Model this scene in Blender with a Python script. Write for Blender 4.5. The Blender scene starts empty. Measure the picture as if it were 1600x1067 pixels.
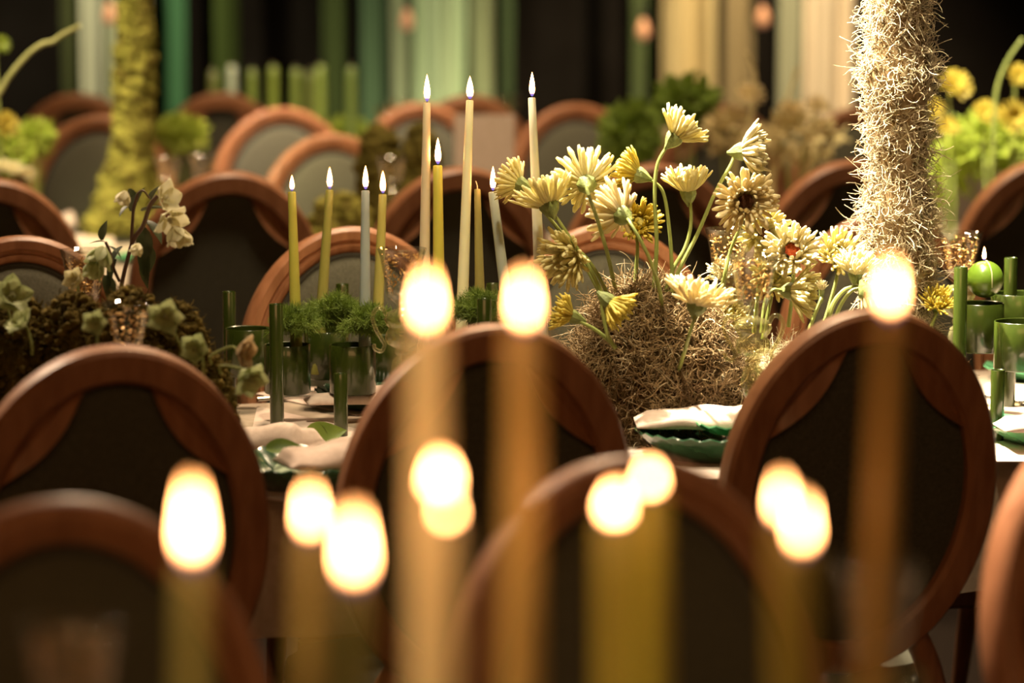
import bpy, math, random
import numpy as np
from mathutils import Vector, Matrix, noise as mnoise

rng = np.random.default_rng(7)
random.seed(7)
SC = bpy.context.scene
COL = SC.collection
PI = math.pi

# ------------------------------------------------------------------ camera
H, FPX, TANP = 1.69, 5500.0, 0.127
PITCH = math.atan(TANP)
FWD = Vector((0, math.cos(PITCH), -math.sin(PITCH)))
UP = Vector((0, math.sin(PITCH), math.cos(PITCH)))
RIGHT = Vector((1, 0, 0))
EYE = Vector((0, 0, H))

cam = bpy.data.cameras.new('camera')
cam.sensor_width = 36.0
cam.lens = FPX / 1600 * 36.0
cam.clip_start = 0.05
cam.dof.use_dof = True
cam.dof.focus_distance = FPX / 890
cam.dof.aperture_fstop = cam.lens / 53.0
camo = bpy.data.objects.new('camera', cam)
COL.objects.link(camo)
camo.location = EYE
camo.rotation_euler = (PI / 2 - PITCH, 0, 0)
SC.camera = camo

# ------------------------------------------------------------------ view + world
SC.view_settings.view_transform = 'Standard'
SC.view_settings.look = 'None'
SC.view_settings.gamma = 1.0
SC.view_settings.exposure = 0.1
try:
    SC.view_settings.use_curve_mapping = False
except Exception:
    pass
w = bpy.data.worlds.new('world')
SC.world = w
w.use_nodes = True
w.node_tree.nodes['Background'].inputs[0].default_value = (1.0, 0.62, 0.35, 1)
w.node_tree.nodes['Background'].inputs[1].default_value = 0.012
SC.cycles.max_bounces = 8
SC.cycles.transparent_max_bounces = 24
SC.cycles.caustics_reflective = False
SC.cycles.caustics_refractive = False
SC.cycles.sample_clamp_indirect = 4.0
SC.cycles.use_denoising = True

# ------------------------------------------------------------------ lights (stage lamps over the tables, plus unseen fills added)
def spot(name, loc, target, power, color, angle, blend=0.6, radius=0.06):
    l = bpy.data.lights.new(name, 'SPOT')
    l.energy = power; l.color = color
    l.spot_size = math.radians(angle); l.spot_blend = blend
    l.shadow_soft_size = radius
    o = bpy.data.objects.new(name, l)
    COL.objects.link(o)
    o.location = loc
    d = Vector(target) - Vector(loc)
    o.rotation_euler = d.to_track_quat('-Z', 'Y').to_euler()
    return o

def area(name, loc, target, power, color, sx, sy):
    l = bpy.data.lights.new(name, 'AREA')
    l.energy = power; l.color = color
    l.shape = 'RECTANGLE'; l.size = sx; l.size_y = sy
    o = bpy.data.objects.new(name, l)
    COL.objects.link(o)
    o.location = loc
    d = Vector(target) - Vector(loc)
    o.rotation_euler = d.to_track_quat('-Z', 'Y').to_euler()
    return o

WARM = (1.0, 0.80, 0.52)
spot('key_spot_middle', (-0.40, 6.42, 3.05), (0.64, 6.2, 1.12), 2700, (1.0, 0.88, 0.65), 34, 0.8)
spot('right_holder_fill', (0.45, 6.0, 3.2), (0.93, 6.36, 0.95), 1100, (1.0, 0.86, 0.60), 17, 0.7)  # added spot to brighten the green holder at the right edge
spot('left_rim_spot', (-2.2, 7.1, 3.0), (-0.5, 5.15, 1.0), 330, (1.0, 0.76, 0.52), 26, 0.8)
spot('centre_rim_spot', (-1.4, 5.4, 3.0), (0.0, 3.95, 0.85), 330, (1.0, 0.76, 0.52), 15, 0.8)
spot('middle_front_fill', (-0.1, 4.9, 3.6), (0.14, 6.1, 1.18), 330, (1.0, 0.82, 0.52), 38, 0.8, 0.12)  # unseen fill added for the fronts of tapers and flowers
area('middle_overhead_fill', (0.0, 7.2, 4.3), (0.0, 5.8, 0.8), 165, (1.0, 0.74, 0.47), 0.9, 0.4)  # soft ambient fill added overhead, not a visible fixture
area('front_fill', (-0.3, 0.2, 3.9), (0.0, 4.6, 0.7), 36, (1.0, 0.50, 0.19), 4.0, 1.0)  # warm fill added above the camera to lift the chair backs
spot('moss_spot_left', (-2.6, 8.2, 3.2), (-1.05, 9.6, 0.95), 850, (1.0, 0.86, 0.5), 22, 0.7)
spot('rear_spot_chairs', (-1.0, 8.6, 4.0), (-0.35, 10.6, 0.9), 380, (1.0, 0.74, 0.50), 34, 0.7, 0.15)
spot('rear_spot_pale_chair', (-1.25, 9.7, 3.2), (-0.74, 10.55, 1.0), 520, (1.0, 0.80, 0.58), 13, 0.6)
spot('rear_spot_moss', (-0.3, 9.9, 3.2), (-0.27, 10.75, 1.0), 300, (1.0, 0.80, 0.58), 12, 0.6)
spot('far_taper_fill', (-0.7, 11.0, 3.4), (-0.75, 12.25, 0.98), 320, (1.0, 0.88, 0.56), 32, 0.7)  # added spot that lifts the far green tapers
spot('left_flower_fill', (-1.9, 7.4, 3.2), (-1.28, 8.55, 1.15), 350, (1.0, 0.88, 0.56), 18, 0.7)  # spot added to lift the flowers at the left edge
spot('rear_spot_right', (0.6, 8.0, 3.6), (1.25, 9.1, 1.0), 1300, (1.0, 0.9, 0.6), 24, 0.7)
area('rear_overhead_fill', (0.0, 9.8, 4.2), (0.0, 9.4, 0.8), 105, (1.0, 0.72, 0.42), 1.2, 0.5)  # soft fill added over the rear table
spot('curtain_uplight_green', (-0.35, 13.75, 0.08), (-0.32, 14.5, 0.9), 75, (1.0, 0.92, 0.65), 60, 0.8)
spot('curtain_wash_cream', (1.0, 12.6, 3.8), (0.95, 14.5, 0.8), 1150, (1.0, 0.80, 0.52), 46, 0.6)
spot('curtain_wash_left', (-1.7, 12.4, 3.8), (-1.75, 14.5, 0.8), 850, (1.0, 0.88, 0.62), 44, 0.7)
spot('curtain_wash_centre', (-0.3, 12.4, 3.8), (-0.3, 14.5, 0.8), 330, (1.0, 0.88, 0.62), 34, 0.7)
spot('front_rim_spot', (0.0, 5.0, 3.3), (0.64, 4.35, 0.78), 1300, (1.0, 0.76, 0.54), 13, 0.7, 0.1)
spot('front_candle_fill', (-0.9, 0.9, 2.7), (-0.14, 2.44, 1.15), 120, (1.0, 0.66, 0.30), 17, 0.8, 0.1)  # unseen spot added to brighten the cream taper's wax body

# ------------------------------------------------------------------ pixel -> place
def P(px, py, pxm):
    d = FPX / pxm
    return EYE + FWD * d + RIGHT * ((px - 800) / pxm) + UP * (-(py - 533.5) / pxm)

def PZ(px, py, z):
    r = FWD + RIGHT * ((px - 800) / FPX) + UP * (-(py - 533.5) / FPX)
    t = (z - H) / r.z
    return EYE + r * t

def pxm_at(v):
    return FPX / (v - EYE).dot(FWD)

def D3(r, u, t):
    """direction from right / up / towards-the-camera"""
    return (RIGHT * r + Vector((0, 0, 1)) * u + Vector((0, -1, 0)) * t).normalized()

# ------------------------------------------------------------------ materials
def _nt(name):
    m = bpy.data.materials.new(name)
    m.use_nodes = True
    return m, m.node_tree, m.node_tree.nodes['Principled BSDF']

def mat(name, c1, c2=None, rough=0.5, scale=20.0, stretch=(1, 1, 1), bump=0.0, bscale=None, metallic=0.0,
        coat=0.0, sss=0.0, sss_r=(0.01, 0.006, 0.003), detail=4, transl=0.0, sheen=0.0, contrast=(0.3, 0.7)):
    m, nt, b = _nt(name)
    if rough >= 0.8: b.inputs['Specular IOR Level'].default_value = 0.08
    L = nt.links
    tc = nt.nodes.new('ShaderNodeTexCoord')
    mp = nt.nodes.new('ShaderNodeMapping')
    mp.inputs['Scale'].default_value = stretch
    L.new(tc.outputs['Object'], mp.inputs[0])
    n = nt.nodes.new('ShaderNodeTexNoise')
    n.inputs['Scale'].default_value = scale
    n.inputs['Detail'].default_value = detail
    L.new(mp.outputs[0], n.inputs['Vector'])
    r = nt.nodes.new('ShaderNodeValToRGB')
    r.color_ramp.elements[0].position = contrast[0]
    r.color_ramp.elements[1].position = contrast[1]
    r.color_ramp.elements[0].color = (*c1, 1)
    r.color_ramp.elements[1].color = (*(c2 or c1), 1)
    L.new(n.outputs['Fac'], r.inputs[0])
    L.new(r.outputs[0], b.inputs['Base Color'])
    b.inputs['Roughness'].default_value = rough
    b.inputs['Metallic'].default_value = metallic
    b.inputs['Coat Weight'].default_value = coat
    if sheen:
        b.inputs['Sheen Weight'].default_value = sheen
    if sss:
        b.inputs['Subsurface Weight'].default_value = sss
        b.inputs['Subsurface Radius'].default_value = sss_r
        b.inputs['Subsurface Scale'].default_value = 1.0
    if bump:
        n2 = nt.nodes.new('ShaderNodeTexNoise')
        n2.inputs['Scale'].default_value = bscale or scale * 2
        n2.inputs['Detail'].default_value = 3
        L.new(mp.outputs[0], n2.inputs['Vector'])
        bp = nt.nodes.new('ShaderNodeBump')
        bp.inputs['Strength'].default_value = bump
        bp.inputs['Distance'].default_value = 0.004
        L.new(n2.outputs['Fac'], bp.inputs['Height'])
        L.new(bp.outputs[0], b.inputs['Normal'])
    if transl:
        t = nt.nodes.new('ShaderNodeBsdfTranslucent')
        L.new(r.outputs[0], t.inputs[0])
        mx = nt.nodes.new('ShaderNodeMixShader')
        mx.inputs[0].default_value = transl
        out = nt.nodes['Material Output']
        L.new(b.outputs[0], mx.inputs[1]); L.new(t.outputs[0], mx.inputs[2])
        L.new(mx.outputs[0], out.inputs['Surface'])
    return m

def glass_mat(name, tint=(1, 1, 1), rough=0.02, base=0.03, body=None):
    m = bpy.data.materials.new(name)
    m.use_nodes = True
    nt = m.node_tree; nt.nodes.clear(); L = nt.links
    out = nt.nodes.new('ShaderNodeOutputMaterial')
    tr = nt.nodes.new('ShaderNodeBsdfTransparent'); tr.inputs[0].default_value = (*tint, 1)
    gl = nt.nodes.new('ShaderNodeBsdfGlossy'); gl.inputs['Roughness'].default_value = rough
    lw = nt.nodes.new('ShaderNodeLayerWeight'); lw.inputs[0].default_value = 0.22
    mr = nt.nodes.new('ShaderNodeMapRange')
    mr.inputs[3].default_value = base; mr.inputs[4].default_value = 0.5
    L.new(lw.outputs['Facing'], mr.inputs[0])
    mx = nt.nodes.new('ShaderNodeMixShader')
    L.new(mr.outputs[0], mx.inputs[0]); L.new(tr.outputs[0], mx.inputs[1]); L.new(gl.outputs[0], mx.inputs[2])
    if body:
        tl = nt.nodes.new('ShaderNodeBsdfTranslucent'); tl.inputs[0].default_value = (*body, 1)
        df = nt.nodes.new('ShaderNodeBsdfDiffuse'); df.inputs[0].default_value = (*body, 1)
        m2 = nt.nodes.new('ShaderNodeMixShader'); m2.inputs[0].default_value = 0.5
        L.new(tl.outputs[0], m2.inputs[1]); L.new(df.outputs[0], m2.inputs[2])
        mr2 = nt.nodes.new('ShaderNodeMapRange'); mr2.inputs[3].default_value = 0.06; mr2.inputs[4].default_value = 0.42
        L.new(lw.outputs['Facing'], mr2.inputs[0])
        m3 = nt.nodes.new('ShaderNodeMixShader')
        L.new(mr2.outputs[0], m3.inputs[0]); L.new(mx.outputs[0], m3.inputs[1]); L.new(m2.outputs[0], m3.inputs[2])
        mx = m3
    L.new(mx.outputs[0], out.inputs[0])
    return m

def flame_mat(name, strength):
    m = bpy.data.materials.new(name)
    m.use_nodes = True
    nt = m.node_tree; nt.nodes.clear(); L = nt.links
    out = nt.nodes.new('ShaderNodeOutputMaterial')
    em = nt.nodes.new('ShaderNodeEmission')
    tc = nt.nodes.new('ShaderNodeTexCoord')
    sp = nt.nodes.new('ShaderNodeSeparateXYZ')
    L.new(tc.outputs['Generated'], sp.inputs[0])
    r = nt.nodes.new('ShaderNodeValToRGB')
    e = r.color_ramp.elements
    e[0].position = 0.0; e[0].color = (0.002, 0.002, 0.012, 1)
    e[1].position = 0.30; e[1].color = (1.0, 0.42, 0.135, 1)
    a = e.new(0.13); a.color = (0.010, 0.006, 0.014, 1)
    a = e.new(0.75); a.color = (1.0, 0.43, 0.14, 1)
    a = e.new(1.0); a.color = (0.35, 0.12, 0.025, 1)
    L.new(sp.outputs[2], r.inputs[0])
    L.new(r.outputs[0], em.inputs[0])
    em.inputs[1].default_value = strength
    L.new(em.outputs[0], out.inputs[0])
    return m

M = {}
M['wood'] = mat('brown_wood', (0.24, 0.095, 0.038), (0.40, 0.18, 0.085), rough=0.42, scale=9, stretch=(6, 6, 0.8), bump=0.12, bscale=30, contrast=(0.25, 0.75))
M['fabric'] = mat('grey_green_fabric', (0.064, 0.062, 0.042), (0.102, 0.099, 0.070), rough=0.95, scale=240, bump=0.25, bscale=500, sheen=0.15)
M['piping'] = mat('dark_piping', (0.04, 0.038, 0.03), (0.06, 0.055, 0.045), rough=0.9, scale=200)
M['cloth'] = mat('taupe_tablecloth', (0.36, 0.29, 0.22), (0.42, 0.34, 0.27), rough=0.9, scale=60, bump=0.15, bscale=300)
M['linen'] = mat('blush_linen', (0.57, 0.45, 0.385), (0.65, 0.525, 0.455), rough=0.9, scale=90, bump=0.15, bscale=400)
M['plate'] = mat('dark_green_glaze', (0.022, 0.07, 0.03), (0.04, 0.11, 0.05), rough=0.2, scale=30, coat=0.4)
M['leafplate'] = mat('cabbage_green_glaze', (0.05, 0.22, 0.09), (0.16, 0.42, 0.2), rough=0.22, scale=18, coat=0.5)
M['whiteplate'] = mat('pale_green_glaze', (0.42, 0.55, 0.40), (0.6, 0.68, 0.52), rough=0.25, scale=40, coat=0.3)
M['steel'] = mat('brushed_steel', (0.55, 0.52, 0.48), (0.65, 0.62, 0.58), rough=0.25, scale=40, metallic=1.0)
M['green_metal'] = mat('green_lacquer', (0.024, 0.036, 0.004), (0.030, 0.045, 0.006), rough=0.24, scale=12, coat=0.4)
M['hay'] = mat('dried_curly_moss', (0.20, 0.13, 0.058), (0.48, 0.345, 0.19), rough=0.8, scale=55, detail=3, transl=0.2)
M['hay_pale'] = mat('pale_curly_moss', (0.52, 0.41, 0.25), (0.80, 0.69, 0.47), rough=0.75, scale=30, detail=3, transl=0.2)
M['hay_core'] = mat('dried_moss_core', (0.07, 0.043, 0.018), (0.15, 0.095, 0.045), rough=0.95, scale=60, bump=0.8, bscale=90)
M['moss_dark'] = mat('dark_moss', (0.045, 0.034, 0.007), (0.15, 0.105, 0.022), rough=0.95, scale=40, bump=0.8, bscale=80)
M['moss_lime'] = mat('lime_moss', (0.09, 0.085, 0.012), (0.36, 0.33, 0.075), rough=0.95, scale=17, bump=0.9, bscale=60)
M['moss_olive'] = mat('olive_moss', (0.07, 0.06, 0.012), (0.16, 0.13, 0.03), rough=0.95, scale=28, bump=0.9, bscale=60)
M['petal'] = mat('lemon_petal', (0.82, 0.74, 0.32), (0.92, 0.86, 0.52), rough=0.55, scale=60, transl=0.35)
M['petal_yellow'] = mat('strong_yellow_petal', (0.62, 0.50, 0.06), (0.76, 0.62, 0.12), rough=0.55, scale=60, transl=0.35)
M['petal_white'] = mat('pale_petal', (0.84, 0.76, 0.46), (0.92, 0.86, 0.62), rough=0.55, scale=60, transl=0.35)
M['petal_peach'] = mat('peach_petal', (0.82, 0.70, 0.38), (0.90, 0.80, 0.52), rough=0.55, scale=60, transl=0.35)
M['stem'] = mat('green_stem', (0.20, 0.24, 0.05), (0.32, 0.36, 0.10), rough=0.5, scale=30, transl=0.1)
M['calyx'] = mat('grey_green_calyx', (0.12, 0.15, 0.035), (0.22, 0.25, 0.07), rough=0.6, scale=120, bump=0.4, bscale=200)
M['disc_dark'] = mat('dark_brown_disc', (0.03, 0.012, 0.006), (0.08, 0.03, 0.012), rough=0.9, scale=300, bump=0.6, bscale=500)
M['disc_red'] = mat('red_disc', (0.35, 0.05, 0.02), (0.5, 0.12, 0.04), rough=0.9, scale=300, bump=0.6, bscale=500)
M['disc_green'] = mat('green_disc', (0.38, 0.34, 0.08), (0.55, 0.48, 0.16), rough=0.9, scale=300, bump=0.6, bscale=500)
M['hb_petal'] = mat('cream_hellebore', (0.66, 0.62, 0.36), (0.82, 0.78, 0.54), rough=0.55, scale=50, transl=0.3)
M['hb_green'] = mat('green_hellebore', (0.34, 0.40, 0.17), (0.54, 0.58, 0.30), rough=0.55, scale=50, transl=0.3)
M['hb_brown'] = mat('faded_hellebore', (0.40, 0.28, 0.14), (0.52, 0.38, 0.2), rough=0.6, scale=50, transl=0.3)
M['leaf_dark'] = mat('dark_leaf', (0.03, 0.04, 0.015), (0.06, 0.075, 0.025), rough=0.4, scale=30, transl=0.2)
M['stem_dark'] = mat('dark_red_stem', (0.07, 0.035, 0.02), (0.12, 0.06, 0.035), rough=0.5, scale=30)
M['leaf_fresh'] = mat('fresh_leaf', (0.10, 0.17, 0.02), (0.18, 0.27, 0.04), rough=0.4, scale=30, transl=0.2)
M['fern'] = mat('fern_green', (0.13, 0.21, 0.02), (0.22, 0.32, 0.04), rough=0.6, scale=40, transl=0.3)
M['lime_leaf'] = mat('lime_leaf', (0.30, 0.40, 0.03), (0.52, 0.58, 0.10), rough=0.5, scale=30, transl=0.35)
M['twig'] = mat('pale_twig', (0.30, 0.30, 0.09), (0.42, 0.40, 0.15), rough=0.6, scale=40)
M['straw'] = mat('straw_twig', (0.44, 0.36, 0.16), (0.58, 0.48, 0.24), rough=0.7, scale=40)
M['wick'] = mat('charred_wick', (0.01, 0.008, 0.006), (0.03, 0.02, 0.015), rough=0.9, scale=200)
M['wick_pale'] = mat('clean_wick', (0.6, 0.45, 0.3), (0.7, 0.55, 0.38), rough=0.9, scale=200)
M['glass'] = glass_mat('clear_glass', (0.97, 0.97, 0.95), 0.02, 0.08, None)
M['glass_olive'] = glass_mat('olive_glass', (0.88, 0.86, 0.66), 0.03, 0.10, (0.62, 0.58, 0.30))
M['gold'] = mat('gold_flakes', (0.55, 0.27, 0.06), (0.85, 0.52, 0.16), rough=0.35, scale=70, metallic=0.35, transl=0.2)
M['flame'] = flame_mat('candle_flame', 52.0)
M['floor'] = mat('dark_carpet', (0.018, 0.013, 0.010), (0.032, 0.022, 0.016), rough=0.95, scale=80, bump=0.3)
M['wall'] = mat('dark_wall', (0.005, 0.0035, 0.002), (0.008, 0.006, 0.004), rough=0.9, scale=6)
M['table_wood'] = mat('table_plywood', (0.22, 0.14, 0.08), (0.3, 0.2, 0.12), rough=0.7, scale=10)
M['cord'] = mat('black_cord', (0.01, 0.01, 0.01), (0.02, 0.02, 0.02), rough=0.6)
def wax(name, c):
    return mat(name, tuple(x * 0.93 for x in c), c, rough=0.38, scale=14, sss=0.30, sss_r=(0.012, 0.008, 0.004), coat=0.1)
M['bulb'] = bpy.data.materials.new('amber_bulb'); M['bulb'].use_nodes = True
_b = M['bulb'].node_tree.nodes['Principled BSDF']
_b.inputs['Base Color'].default_value = (0.6, 0.3, 0.15, 1)
_b.inputs['Emission Color'].default_value = (1.0, 0.45, 0.24, 1)
_b.inputs['Emission Strength'].default_value = 0.2

# ------------------------------------------------------------------ mesh helpers
class MB:
    def __init__(s):
        s.v = []; s.f = []
    def add(s, vs, fs):
        o = len(s.v)
        s.v.extend([tuple(v) for v in vs])
        s.f.extend([tuple(i + o for i in f) for f in fs])
        return s
    def tube(s, pts, rad, n=8, cap=True):
        pts = [Vector(p) for p in pts]
        if not hasattr(rad, '__len__'):
            rad = [rad] * len(pts)
        vs = []; fs = []
        t0 = (pts[1] - pts[0]).normalized()
        a = t0.orthogonal().normalized()
        for i, p in enumerate(pts):
            t = (pts[min(i + 1, len(pts) - 1)] - pts[max(i - 1, 0)]).normalized()
            a = (a - t * a.dot(t))
            a = a.normalized() if a.length > 1e-6 else t.orthogonal().normalized()
            b = t.cross(a)
            for k in range(n):
                an = 2 * PI * k / n
                vs.append(p + (a * math.cos(an) + b * math.sin(an)) * rad[i])
        for i in range(len(pts) - 1):
            for k in range(n):
                k2 = (k + 1) % n
                fs.append((i * n + k, i * n + k2, (i + 1) * n + k2, (i + 1) * n + k))
        if cap:
            fs.append(tuple(range(n))[::-1])
            fs.append(tuple((len(pts) - 1) * n + k for k in range(n)))
        return s.add(vs, fs)
    def lathe(s, prof, n=24, c=(0, 0, 0), ribs=0, rib_amp=0.0, rib_range=None, close=True):
        vs = []; fs = []
        c = Vector(c)
        for i, (r, z) in enumerate(prof):
            for k in range(n):
                an = 2 * PI * k / n
                rr = r
                if ribs and (rib_range is None or rib_range[0] <= z <= rib_range[1]):
                    rr = r * (1 + rib_amp * math.cos(ribs * an))
                vs.append(c + Vector((rr * math.cos(an), rr * math.sin(an), z)))
        for i in range(len(prof) - 1):
            for k in range(n):
                k2 = (k + 1) % n
                fs.append((i * n + k, i * n + k2, (i + 1) * n + k2, (i + 1) * n + k))
        if close:
            if prof[0][0] > 1e-5: fs.append(tuple(range(n))[::-1])
            if prof[-1][0] > 1e-5: fs.append(tuple((len(prof) - 1) * n + k for k in range(n)))
        return s.add(vs, fs)
    def box(s, lo, hi, mtx=None):
        (x0, y0, z0), (x1, y1, z1) = lo, hi
        vs = [Vector(v) for v in ((x0, y0, z0), (x1, y0, z0), (x1, y1, z0), (x0, y1, z0), (x0, y0, z1), (x1, y0, z1), (x1, y1, z1), (x0, y1, z1))]
        if mtx: vs = [mtx @ v for v in vs]
        return s.add(vs, [(3, 2, 1, 0), (4, 5, 6, 7), (0, 1, 5, 4), (1, 2, 6, 5), (2, 3, 7, 6), (3, 0, 4, 7)])
    def build(s, name, m, parent=None, loc=None, smooth=True, sharp=40):
        me = bpy.data.meshes.new(name)
        me.from_pydata(s.v, [], s.f)
        return link(name, me, m, parent, loc, smooth, sharp)

def link(name, me, m, parent=None, loc=None, smooth=True, sharp=40):
    if smooth:
        me.polygons.foreach_set('use_smooth', [True] * len(me.polygons))
        if sharp: me.set_sharp_from_angle(angle=math.radians(sharp))
    if m is not None: me.materials.append(m)
    me.update()
    o = bpy.data.objects.new(name, me)
    COL.objects.link(o)
    if parent is not None: o.parent = parent
    if loc is not None: o.location = loc
    return o

def tag(o, label, cat, group=None, kind=None):
    o['label'] = label; o['category'] = cat
    if group: o['group'] = group
    if kind: o['kind'] = kind
    return o

def thing(name, label, cat, loc, rz=0.0, group=None):
    o = bpy.data.objects.new(name, None)
    COL.objects.link(o)
    o.empty_display_size = 0.05
    o.location = loc; o.rotation_euler = (0, 0, rz)
    return tag(o, label, cat, group)

def struct(name, mb, m, smooth=False):
    o = mb.build(name, m, smooth=smooth)
    o['kind'] = 'structure'
    return o

def copy_thing(root, loc, rz, label, group=None):
    r = root.copy(); COL.objects.link(r)
    r.location = loc; r.rotation_euler = (0, 0, rz)
    r['label'] = label
    if group: r['group'] = group
    for ch in list(root.children):
        c = ch.copy(); COL.objects.link(c); c.parent = r
        for g in list(ch.children):
            d = g.copy(); COL.objects.link(d); d.parent = c
    return r

def bez(pts, n=10):
    """smooth path through points (Catmull-Rom)"""
    pts = [Vector(p) for p in pts]
    if len(pts) == 2:
        return [pts[0].lerp(pts[1], i / n) for i in range(n + 1)]
    e = [pts[0] * 2 - pts[1]] + pts + [pts[-1] * 2 - pts[-2]]
    out = []
    for i in range(1, len(e) - 2):
        p0, p1, p2, p3 = e[i - 1:i + 3]
        for k in range(n):
            t = k / n
            out.append(0.5 * ((2 * p1) + (p2 - p0) * t + (2 * p0 - 5 * p1 + 4 * p2 - p3) * t * t + (3 * p1 - p0 - 3 * p2 + p3) * t ** 3))
    out.append(pts[-1])
    return out

def curls(base, nrm, length, radius, curl, K=8, out=0.5, droop=0.0, zmin=None):
    """many curly strands: base (N,3), nrm (N,3) -> mesh data"""
    N = len(base)
    L = length * rng.uniform(0.55, 1.35, N)
    rad = radius * rng.uniform(0.7, 1.25, N)
    rv = rng.normal(size=(N, 3))
    tan = rv - nrm * (rv * nrm).sum(1, keepdims=True)
    tan /= np.linalg.norm(tan, axis=1, keepdims=True)
    o = np.clip(rng.normal(out, 0.3, N), -0.1, 1.4)[:, None]
    d = nrm * o + tan
    d /= np.linalg.norm(d, axis=1, keepdims=True)
    ax = rng.normal(size=(N, 3)); ax /= np.linalg.norm(ax, axis=1, keepdims=True)
    ang = rng.normal(0, curl, N)
    p = base - nrm * 0.004
    pts = [p.copy()]
    for i in range(K - 1):
        a = (ang * (1 + 0.3 * i / K))[:, None]
        d = d * np.cos(a) + np.cross(ax, d) * np.sin(a) + ax * (ax * d).sum(1, keepdims=True) * (1 - np.cos(a))
        d[:, 2] -= droop
        d /= np.linalg.norm(d, axis=1, keepdims=True)
        p = p + d * (L / (K - 1))[:, None]
        pts.append(p.copy())
    pts = np.stack(pts, 1)                       # N,K,3
    t = np.gradient(pts, axis=1)
    t /= np.linalg.norm(t, axis=2, keepdims=True) + 1e-9
    ref = rng.normal(size=(N, 1, 3)) * np.ones((1, K, 1))
    a = np.cross(t, ref); a /= np.linalg.norm(a, axis=2, keepdims=True) + 1e-9
    b = np.cross(t, a)
    prof = np.linspace(1, 0.45, K)[None, :, None] * rad[:, None, None]
    ring = []
    for k in range(3):
        an = 2 * PI * k / 3
        ring.append(pts + (a * math.cos(an) + b * math.sin(an)) * prof)
    vs = np.stack(ring, 2).reshape(-1, 3)         # N,K,3,3
    if zmin is not None: vs[:, 2] = np.maximum(vs[:, 2], zmin)
    i = np.arange(N)[:, None, None] * K * 3
    k = np.arange(K - 1)[None, :, None] * 3
    s = np.arange(3)[None, None, :]
    s2 = (s + 1) % 3
    f = np.stack([i + k + s, i + k + s2, i + k + 3 + s2, i + k + 3 + s], -1).reshape(-1, 4)
    return vs, f

def np_mesh(name, vs, fs, m, parent=None, loc=None, kind=None):
    me = bpy.data.meshes.new(name)
    n = fs.shape[1]
    me.vertices.add(len(vs)); me.vertices.foreach_set('co', np.asarray(vs, np.float32).ravel())
    me.loops.add(fs.size); me.loops.foreach_set('vertex_index', fs.astype(np.int32).ravel())
    me.polygons.add(len(fs))
    me.polygons.foreach_set('loop_start', np.arange(0, fs.size, n, dtype=np.int32))
    me.polygons.foreach_set('use_smooth', np.ones(len(fs), bool))
    me.update(calc_edges=True)
    me.materials.append(m)
    o = bpy.data.objects.new(name, me)
    COL.objects.link(o)
    if parent is not None: o.parent = parent
    if loc is not None: o.location = loc
    if kind: o['kind'] = kind
    return o

def blob(mb, c, r, seed=0, amp=0.25, fr=3.0, nu=20, nv=14, zmin=None):
    """lumpy ellipsoid"""
    c = Vector(c); vs = []; fs = []
    for j in range(nv + 1):
        ph = PI * j / nv
        for i in range(nu):
            th = 2 * PI * i / nu
            d = Vector((math.sin(ph) * math.cos(th), math.sin(ph) * math.sin(th), math.cos(ph)))
            k = 1 + amp * mnoise.noise(d * fr + Vector((seed * 7.3, seed * 3.1, seed)))
            q = c + Vector((d.x * r[0] * k, d.y * r[1] * k, d.z * r[2] * k))
            if zmin is not None: q.z = max(q.z, zmin)
            vs.append(q)
    for j in range(nv):
        for i in range(nu):
            i2 = (i + 1) % nu
            fs.append((j * nu + i, (j + 1) * nu + i, (j + 1) * nu + i2, j * nu + i2))
    return mb.add(vs, fs)

def sample_dome(n, r, up_bias=0.25):
    d = rng.normal(size=(n * 2, 3))
    d /= np.linalg.norm(d, axis=1, keepdims=True)
    d = d[d[:, 2] > -up_bias][:n]
    p = d * np.array(r)
    nr = d / np.array(r); nr /= np.linalg.norm(nr, axis=1, keepdims=True)
    return p, nr

# ------------------------------------------------------------------ the room
struct('floor', MB().box((-6, -1.5, -0.06), (6, 15.4, 0)), M['floor'])
struct('wall_back', MB().box((-6, 15.3, 0), (6, 15.45, 4.6)), M['wall'])
struct('wall_left', MB().box((-6.15, -1.5, 0), (-6, 15.45, 4.6)), M['wall'])
struct('wall_right', MB().box((6, -1.5, 0), (6.15, 15.45, 4.6)), M['wall'])
struct('ceiling', MB().box((-6.15, -1.5, 4.6), (6.15, 15.45, 4.7)), M['wall'])

# ------------------------------------------------------------------ curtains of hanging strands along the back wall
def curtain(px0, px1, col1, col2, label, y=14.55, fold=0.035):
    m = mat('curtain_fabric', col1, col2, rough=0.85, scale=7, stretch=(9, 9, 0.12), transl=0.15, contrast=(0.35, 0.65))
    a = P(px0, 100, FPX / y); b = P(px1, 100, FPX / y)
    x0, x1 = a.x + 0.012, b.x - 0.012
    mb = MB()
    nstr = max(3, int((x1 - x0) / 0.022))
    n = nstr * 4
    vs = []; fs = []
    ph = random.uniform(0, 6)
    for side in (0, 1):
        for i in range(n + 1):
            x = x0 + (x1 - x0) * i / n
            yy = a.y + fold * math.sin(i / n * (x1 - x0) / 0.075 * 2 * PI / 2 + ph) + 0.008 * math.cos(i * PI / 2) + (0.012 if side else 0)
            for z in (0.03, 1.2, 2.6, 4.4):
                vs.append((x + 0.01 * math.sin(z * 2 + i), yy, z))
    for side in (0, 1):
        o = side * (n + 1) * 4
        for i in range(n):
            for k in range(3):
                q = (o + i * 4 + k, o + (i + 1) * 4 + k, o + (i + 1) * 4 + k + 1, o + i * 4 + k + 1)
                fs.append(q if side == 0 else q[::-1])
    mb.add(vs, fs)
    o = mb.build('curtain', m, sharp=None)
    return tag(o, label, 'curtain', 'curtain panels along the back wall')

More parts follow.
